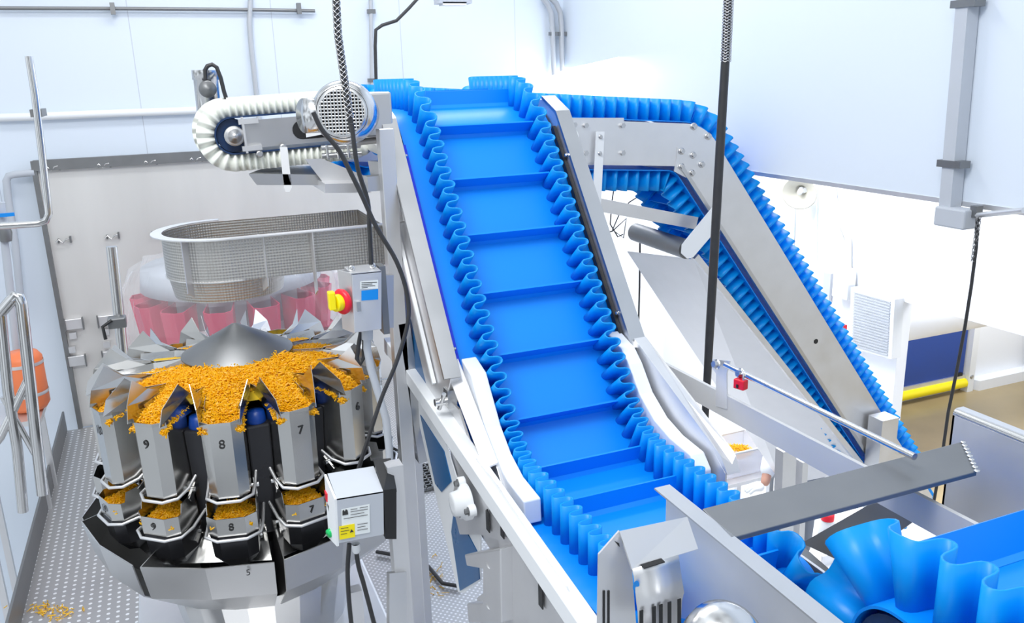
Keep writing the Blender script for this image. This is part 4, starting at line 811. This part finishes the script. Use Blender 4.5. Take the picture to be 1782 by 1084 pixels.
cb = MB(); cb.tube([at(*q, 'z', PZ+.02) for q in ((655, 960), (700, 968), (745, 985), (770, 1015), (800, 1020))], .01, 8); tag(cb.build('floor_cable', CABLE), 'thin dark cable lying on the platform below the controller box', 'cable')
def cr():
    p = at(random.gauss(745, 14), random.gauss(1010, 18), 'z', PZ+.006); return p, 0, 0
shreds('spilled_cheese', cr, 60, 'few yellow cheese shreds spilled on the platform by the support leg', CHEESE2, .035)
def cr():
    p = at(random.gauss(90, 25), random.gauss(1062, 8), 'z', PZ+.006); return p, 0, 0
shreds('cheese_crumbs', cr, 70, 'yellow cheese crumbs on the perforated walkway at bottom left', CHEESE2, .03)
# ================================================================== HANGING CABLES
def mesh_grip(mb, p0, p1, r, turns, n=6, wr=.0012):
    p0, p1 = Vector(p0), Vector(p1); d = (p1-p0); u = d.orthogonal().normalized(); v = d.normalized().cross(u); N = 70
    for sg_ in (1, -1):
        for k in range(n):
            mb.tube([p0+d*i/N+(u*math.cos(sg_*2*PI*turns*i/N+2*PI*k/n)+v*math.sin(sg_*2*PI*turns*i/N+2*PI*k/n))*r for i in range(N+1)], wr, 4, False)
hc = thing('hanging_black_cable', 'thick black cable hanging from the ceiling in front of the tall steel conveyor', 'cable', at(1265, 100, 'y', 2.6))
MB().tube([at(*q, 'y', 2.6) for q in ((1268, -40), (1267, 20), (1262, 110), (1253, 260), (1244, 420), (1235, 580), (1226, 745))], [.014, .014, .0155, .0165, .017, .0165, .014], 14).build('cable_run', CABLE, hc)
g = MB(); mesh_grip(g, at(1269, -30, 'y', 2.6), at(1263, 108, 'y', 2.6), .018, 4.5); g.build('wire_mesh_grip', SHINY, hc); localise(hc)
hm = thing('motor_drop_cable', 'cable in a wire mesh grip dropping to the drive motor', 'cable', at(590, 60, 'y', 2.45))
MB().tube([at(*q, 'y', 2.45) for q in ((584, -20), (588, 60), (598, 130), (608, 200), (613, 230))], .0085, 10).build('cable_run', CABLE, hm)
g = MB()
for s_, e_ in (((584, -20), (588, 60)), ((588, 60), (598, 130)), ((598, 130), (609, 205))): mesh_grip(g, at(*s_, 'y', 2.45), at(*e_, 'y', 2.45), .0105, 2.0, 4)
g.build('wire_mesh_grip', SHINY, hm); localise(hm)
# right: square tube hanging down the bulkhead with end bracket and cable
XT = XW-.04
sq = thing('square_drop_tube', 'grey square tube fixed down the right bulkhead ending in a grey box', 'conduit', at(1665, 200, 'x', XT))
MB().bar(at(1687, -30, 'x', XT), at(1652, 372, 'x', XT), .065, .06, (0, 1, 0)).build('tube_run', GREYC, sq)
for q in ((1684, 6), (1659, 285)): MB().box(at(*q, 'x', XT-.01), (.06, .12, .03)).build('tube_clamp', STEELD, sq)
e0 = at(1636, 378, 'x', XT-.02); e1 = at(1690, 378, 'x', XT-.02)
MB().box(((e0.x+e1.x)/2, (e0.y+e1.y)/2, (e0.z+e1.z)/2), (.08, abs(e0.y-e1.y), .085)).build('end_box', GREYC, sq, bevel=.008); localise(sq)
ra = thing('round_support_rod', 'short horizontal steel rod by the grey box under the bulkhead edge', 'rod', at(1700, 372, 'x', XT))
MB().tube([at(1688, 376, 'x', XT), at(1782, 366, 'x', XT-.06)], .012, 12).build('rod_run', STEELB, ra); MB().box(at(1699, 368, 'x', XT), (.04, .03, .05)).build('rod_clamp', STEELD, ra); localise(ra)
cb = thing('hanging_thin_cable', 'thin dark cable hanging from the grey box end down at the right', 'cable', at(1700, 380, 'x', XT))
MB().tube([at(*q, 'x', XT-.03) for q in ((1701, 380), (1699, 430), (1690, 500), (1679, 570), (1664, 650), (1650, 718), (1640, 790), (1622, 890), (1617, 905))], .007, 8).build('cable_run', CABLE, cb)
g = MB(); mesh_grip(g, at(1703, 378, 'x', XT-.03), at(1694, 455, 'x', XT-.03), .009, 2, 4, .0015); g.build('wire_mesh_grip', STEELD, cb); localise(cb)
cb = MB(); cb.tube([at(*q, 'y', YF+.1) for q in ((1114, 392), (1113, 500), (1110, 600))], .006, 6); tag(cb.build('thin_drop_wire', CABLE), 'thin dark wire hanging straight down left of the return roller', 'wire')
cb = MB(); cb.tube([at(*q, 'y', YF+.02) for q in ((1115, 292), (1114, 340), (1095, 352), (1078, 372), (1066, 400), (1085, 414), (1090, 380), (1066, 402), (1046, 408))], .004, 6); cb.tube([at(*q, 'y', YF+.02) for q in ((1074, 292), (1065, 350), (1062, 390), (1075, 412), (1084, 408))], .004, 6); tag(cb.build('loose_sensor_wire', CABLE), 'thin looping sensor wire beside the hanging arm', 'wire')
# ================================================================== FAR ROOM FITTINGS
hs = thing('horn_loudspeaker', 'round cream horn loudspeaker under the bulkhead edge', 'loudspeaker', at(1393, 332, 'x', 5.8))
hd_ = at(1393, 333, 'x', 5.8); M = zmat((-1, -.75, -.35))
MB().lathe([(.03, -.16), (.05, -.14), (.06, -.02), (.10, .0), (.165, .05), (.17, .055), (.16, .05), (.09, .0), (.055, -.06), (.001, -.07)], hd_, M, 32).build('horn_bell', mat('cream_horn', (.62, .6, .52), .5), hs)
MB().lathe([(.001, .045), (.025, .04), (.03, -.05)], hd_, M, 20).build('horn_core', WHITE, hs); MB().bar(hd_+Vector((.02, 0, 0)), hd_+Vector((.19, 0, .05)), .04, .04).build('mount_arm', WHITE, hs); localise(hs)
pipe('far_conduit', ((1441, 320), (1443, 350), (1455, 390), (1467, 420), (1467, 490)), 'x', 5.96, .03, 'left of the pair of pale bent conduits on the bright far wall', 'conduit', WHITE, ())
pipe('far_conduit', ((1449, 320), (1452, 350), (1464, 385), (1476, 415), (1476, 490)), 'x', 5.96, .03, 'right of the pair of pale bent conduits on the bright far wall', 'conduit', WHITE, ())
jb_ = MB().box(at(1469, 492, 'x', 5.93), (.1, .2, .3)); tag(jb_.build('junction_box', WHITE, bevel=.01), 'white junction box at the foot of the bent conduits', 'box')
pipe('thin_far_pipe', ((1382, 318), (1378, 440)), 'x', 5.97, .02, 'thin white vertical pipe below the horn loudspeaker', 'pipe', WALLM, ())
pipe('thin_far_pipe', ((1421, 318), (1419, 450)), 'x', 5.97, .012, 'very thin white vertical pipe between the horn and the bent conduits', 'pipe', WALLM, ())
fd = thing('fabric_air_duct', 'large round white fabric air duct with a louvred grille at its near end', 'duct', (6.8, 5.8, -.37))
MB().tube([(6.14, 5.80, -.30), (6.3, 5.80, -.28), (9.8, 5.8, -.28)], [.27, .30, .30], 40).build('fabric_sleeve', WALLF, fd)
q = [at(*k, 'x', 5.88) for k in ((1481, 500), (1557, 521), (1551, 625), (1478, 604))]
MB().prism(q, (.11, 0, 0)).build('grille_frame', WHITE, fd)
for i in range(20):
    f_ = .06+.88*i/19; p_1 = q[0].lerp(q[3], f_).lerp(q[1].lerp(q[2], f_), .08); p_2 = q[0].lerp(q[3], f_).lerp(q[1].lerp(q[2], f_), .92)
    MB().bar(p_1+Vector((-.006, 0, 0)), p_2+Vector((-.006, 0, 0)), .012, .012).build('louvre', GREYC, fd)
localise(fd)
rd_ = MB().box(at(1467, 572, 'x', 5.9), (.05, .05, .08)); tag(rd_.build('red_alarm_box', RED), 'tiny red box on the far wall left of the white grille', 'box')
gp_ = MB().box(at(1440, 500, 'x', 5.97), (.03, .1, .3)); tag(gp_.build('grey_wall_box', GREYC), 'grey wall box left of the conduits on the far wall', 'box')
# bin with bagged cheese on a packing table, gloved worker behind the tall conveyor
c0 = at(1285, 806, 'z', -1.02); sc_ = (c0-CAM).length/1468
bn = thing('clear_storage_bin', 'clear plastic bin holding a bag of yellow cheese behind the right guide', 'bin', (c0.x, c0.y, -1.1))
bb = MB(); bb.box(c0+Vector((0, .1, -.07)), (.50, .34, .01))
for sx in (-.25, .25): bb.box(c0+Vector((sx, .1, .03)), (.008, .34, .2))
for sy2 in (-.07, .27): bb.box(c0+Vector((0, sy2, .03)), (.50, .008, .2))
bb.build('bin_shell', BINM, bn)
MB().tube([c0+Vector(v) for v in ((-.255, -.07, .13), (.255, -.07, .13), (.255, .27, .13), (-.255, .27, .13))], .01, 8, closed=True).build('bin_rim', WHITE, bn); localise(bn)
def cr():
    a = random.uniform(0, 6.28); r = math.sqrt(random.random()); return c0+Vector((.02+.17*r*math.cos(a), .1+.10*r*math.sin(a), .05+.05*(1-r)+random.uniform(-.02, .01))), 0, 0
shreds('bagged_cheese', cr, 700, 'yellow shredded cheese bag inside the clear plastic bin', CHEESE2, .05)
tbx = thing('packing_table', 'steel packing table under the clear bin behind the big conveyor', 'table', (c0.x, c0.y+.1, GZ))
MB().box((c0.x-.02, c0.y+.1, c0.z-.095), (.60, .5, .03)).build('table_top', STEELB, tbx)
for sx in (-.28, .24):
    for y_ in (-.1, .3): MB().box((c0.x+sx, c0.y+y_, (c0.z-.11+GZ)/2), (.04, .04, c0.z-.11-GZ)).build('leg', STEELB, tbx)
localise(tbx)
def skin(name, pts, edges, rad, m, parent=None, sub=2):
    me = bpy.data.meshes.new(name); me.from_pydata([tuple(p) for p in pts], edges, []); me.materials.append(m); o = bpy.data.objects.new(name, me); C.objects.link(o)
    if parent is not None: o.parent = parent
    o.modifiers.new('skin', 'SKIN').use_smooth_shade = True
    for i, r in enumerate(rad):
        rr = r if isinstance(r, tuple) else (r, r); me.skin_vertices[0].data[i].radius = rr
    me.skin_vertices[0].data[0].use_root = True
    md = o.modifiers.new('sub', 'SUBSURF'); md.levels = md.render_levels = sub; return o
hand = at(1296, 838, 'z', -.97); hand.y -= .1
wr_ = at(1330, 846, 'y', hand.y); el = at(1342, 792, 'y', hand.y+.12)
B = Vector((el.x+.42, el.y+.15, GZ))
V = lambda x, y, z: B+Vector((x, y, z))
per = thing('person', 'worker in white coat reaching a gloved hand toward the clear bin', 'person', B)
pts = [V(0, 0, .95), V(0, 0, 1.15), V(-.01, 0, 1.36), V(-.03, -.01, 1.47), V(-.05, -.02, 1.58), V(-.06, -.02, 1.68), V(-.16, -.03, 1.38), el, wr_, V(.17, .05, 1.38), V(.24, .02, 1.1), V(.14, -.12, .95),
       V(-.09, 0, .88), V(-.10, .0, .5), V(-.10, .01, .09), V(-.13, -.12, .05), V(.09, 0, .88), V(.10, 0, .5), V(.10, .01, .09), V(.08, -.12, .05)]
edges = [(0, 1), (1, 2), (2, 3), (3, 4), (4, 5), (2, 6), (6, 7), (7, 8), (2, 9), (9, 10), (10, 11), (0, 12), (12, 13), (13, 14), (14, 15), (0, 16), (16, 17), (17, 18), (18, 19)]
rad = [(.15, .11), (.14, .10), (.15, .10), .055, .085, .08, .06, .047, .033, .06, .045, .035, .09, .06, .045, .035, .09, .06, .045, .035]
skin('body', pts, edges, rad, SKIN, per)
skin('white_coat', [V(0, 0, .62), V(0, 0, .95), V(0, 0, 1.15), V(-.01, 0, 1.37), V(-.17, -.03, 1.38), el, el.lerp(wr_, .72), V(.18, .05, 1.38), V(.25, .02, 1.1), V(.17, -.08, .98)], [(0, 1), (1, 2), (2, 3), (3, 4), (4, 5), (5, 6), (3, 7), (7, 8), (8, 9)], [(.21, .15), (.18, .13), (.165, .12), (.17, .11), .08, .066, .058, .08, .065, .05], COAT, per)
skin('trousers', [V(0, 0, .9), V(-.10, 0, .85), V(-.10, 0, .5), V(-.10, .01, .12), V(.10, 0, .85), V(.10, 0, .5), V(.10, .01, .12)], [(0, 1), (1, 2), (2, 3), (0, 4), (4, 5), (5, 6)], [(.14, .11), .10, .075, .06, .10, .075, .06], TROUS, per)
MB().lathe([(.001, .125), (.06, .11), (.10, .05), (.105, 0), (.10, -.02)], V(-.055, -.015, 1.66), None, 24).build('hair_net', NETM, per)
fd_ = (hand-wr_).normalized(); sd_ = fd_.cross(Vector((0, 0, 1))).normalized()
pal = wr_.lerp(hand, .45); pp_ = [wr_, pal]; ee = [(0, 1)]; rr = [.034, .045]
for k_, (o_, L_) in enumerate(((-.036, .085), (-.012, .1), (.012, .095), (.036, .075))):
    b_ = pal+sd_*o_+fd_*.04; pp_ += [b_, b_+fd_*L_*.5+Vector((0, 0, -.006)), b_+fd_*L_*.9+Vector((0, 0, -.035))]; n_ = len(pp_); ee += [(1, n_-3), (n_-3, n_-2), (n_-2, n_-1)]; rr += [.017, .013, .011]
b_ = pal+sd_*.05-fd_*.02; pp_ += [b_, b_+sd_*.03+fd_*.04+Vector((0, 0, -.02))]; n_ = len(pp_); ee += [(1, n_-2), (n_-2, n_-1)]; rr += [.018, .014]
skin('gloved_hand', pp_, ee, rr, GLOVE, per)
for sx in (-.035, .02):
    MB().lathe([(.001, .008), (.009, .004), (.009, 0)], V(-.05+sx, -.098, 1.63), zmat((0, -1, 0)), 12).build('eye', BLACK, per)
skin('nose', [V(-.057, -.09, 1.64), V(-.057, -.118, 1.61)], [(0, 1)], [.008, .012], SKIN, per)
localise(per)
# plastic bottle with red cap and white crate behind the dark beam
bt = thing('red_capped_jar', 'white jar with a red striped cap behind the dark cross beam', 'jar', at(1440, 930, 'y', 5.0))
j0 = at(1440, 903, 'y', 5.0); MB().lathe([(.001, -.22), (.07, -.22), (.07, -.03), (.05, -.01), (.05, .0)], j0, None, 24).build('jar_body', WHITE, bt); MB().lathe([(.055, -.005), (.055, .05), (.001, .055)], j0, None, 24).build('red_cap', RED, bt); localise(bt)
cr2 = thing('white_cabinet', 'white cabinet standing behind the steel gusset under the cross beam', 'cabinet', (j0.x, 4.95, GZ))
MB().box((j0.x-.05, 4.95, (j0.z-.222+GZ)/2), (.44, .34, j0.z-.222-GZ)).build('cabinet_body', WHITE, cr2, bevel=.01); MB().box((j0.x-.05, 4.77, (j0.z-.22+GZ)/2), (.4, .02, j0.z-.4-GZ)).build('door', WALLF, cr2); localise(cr2)
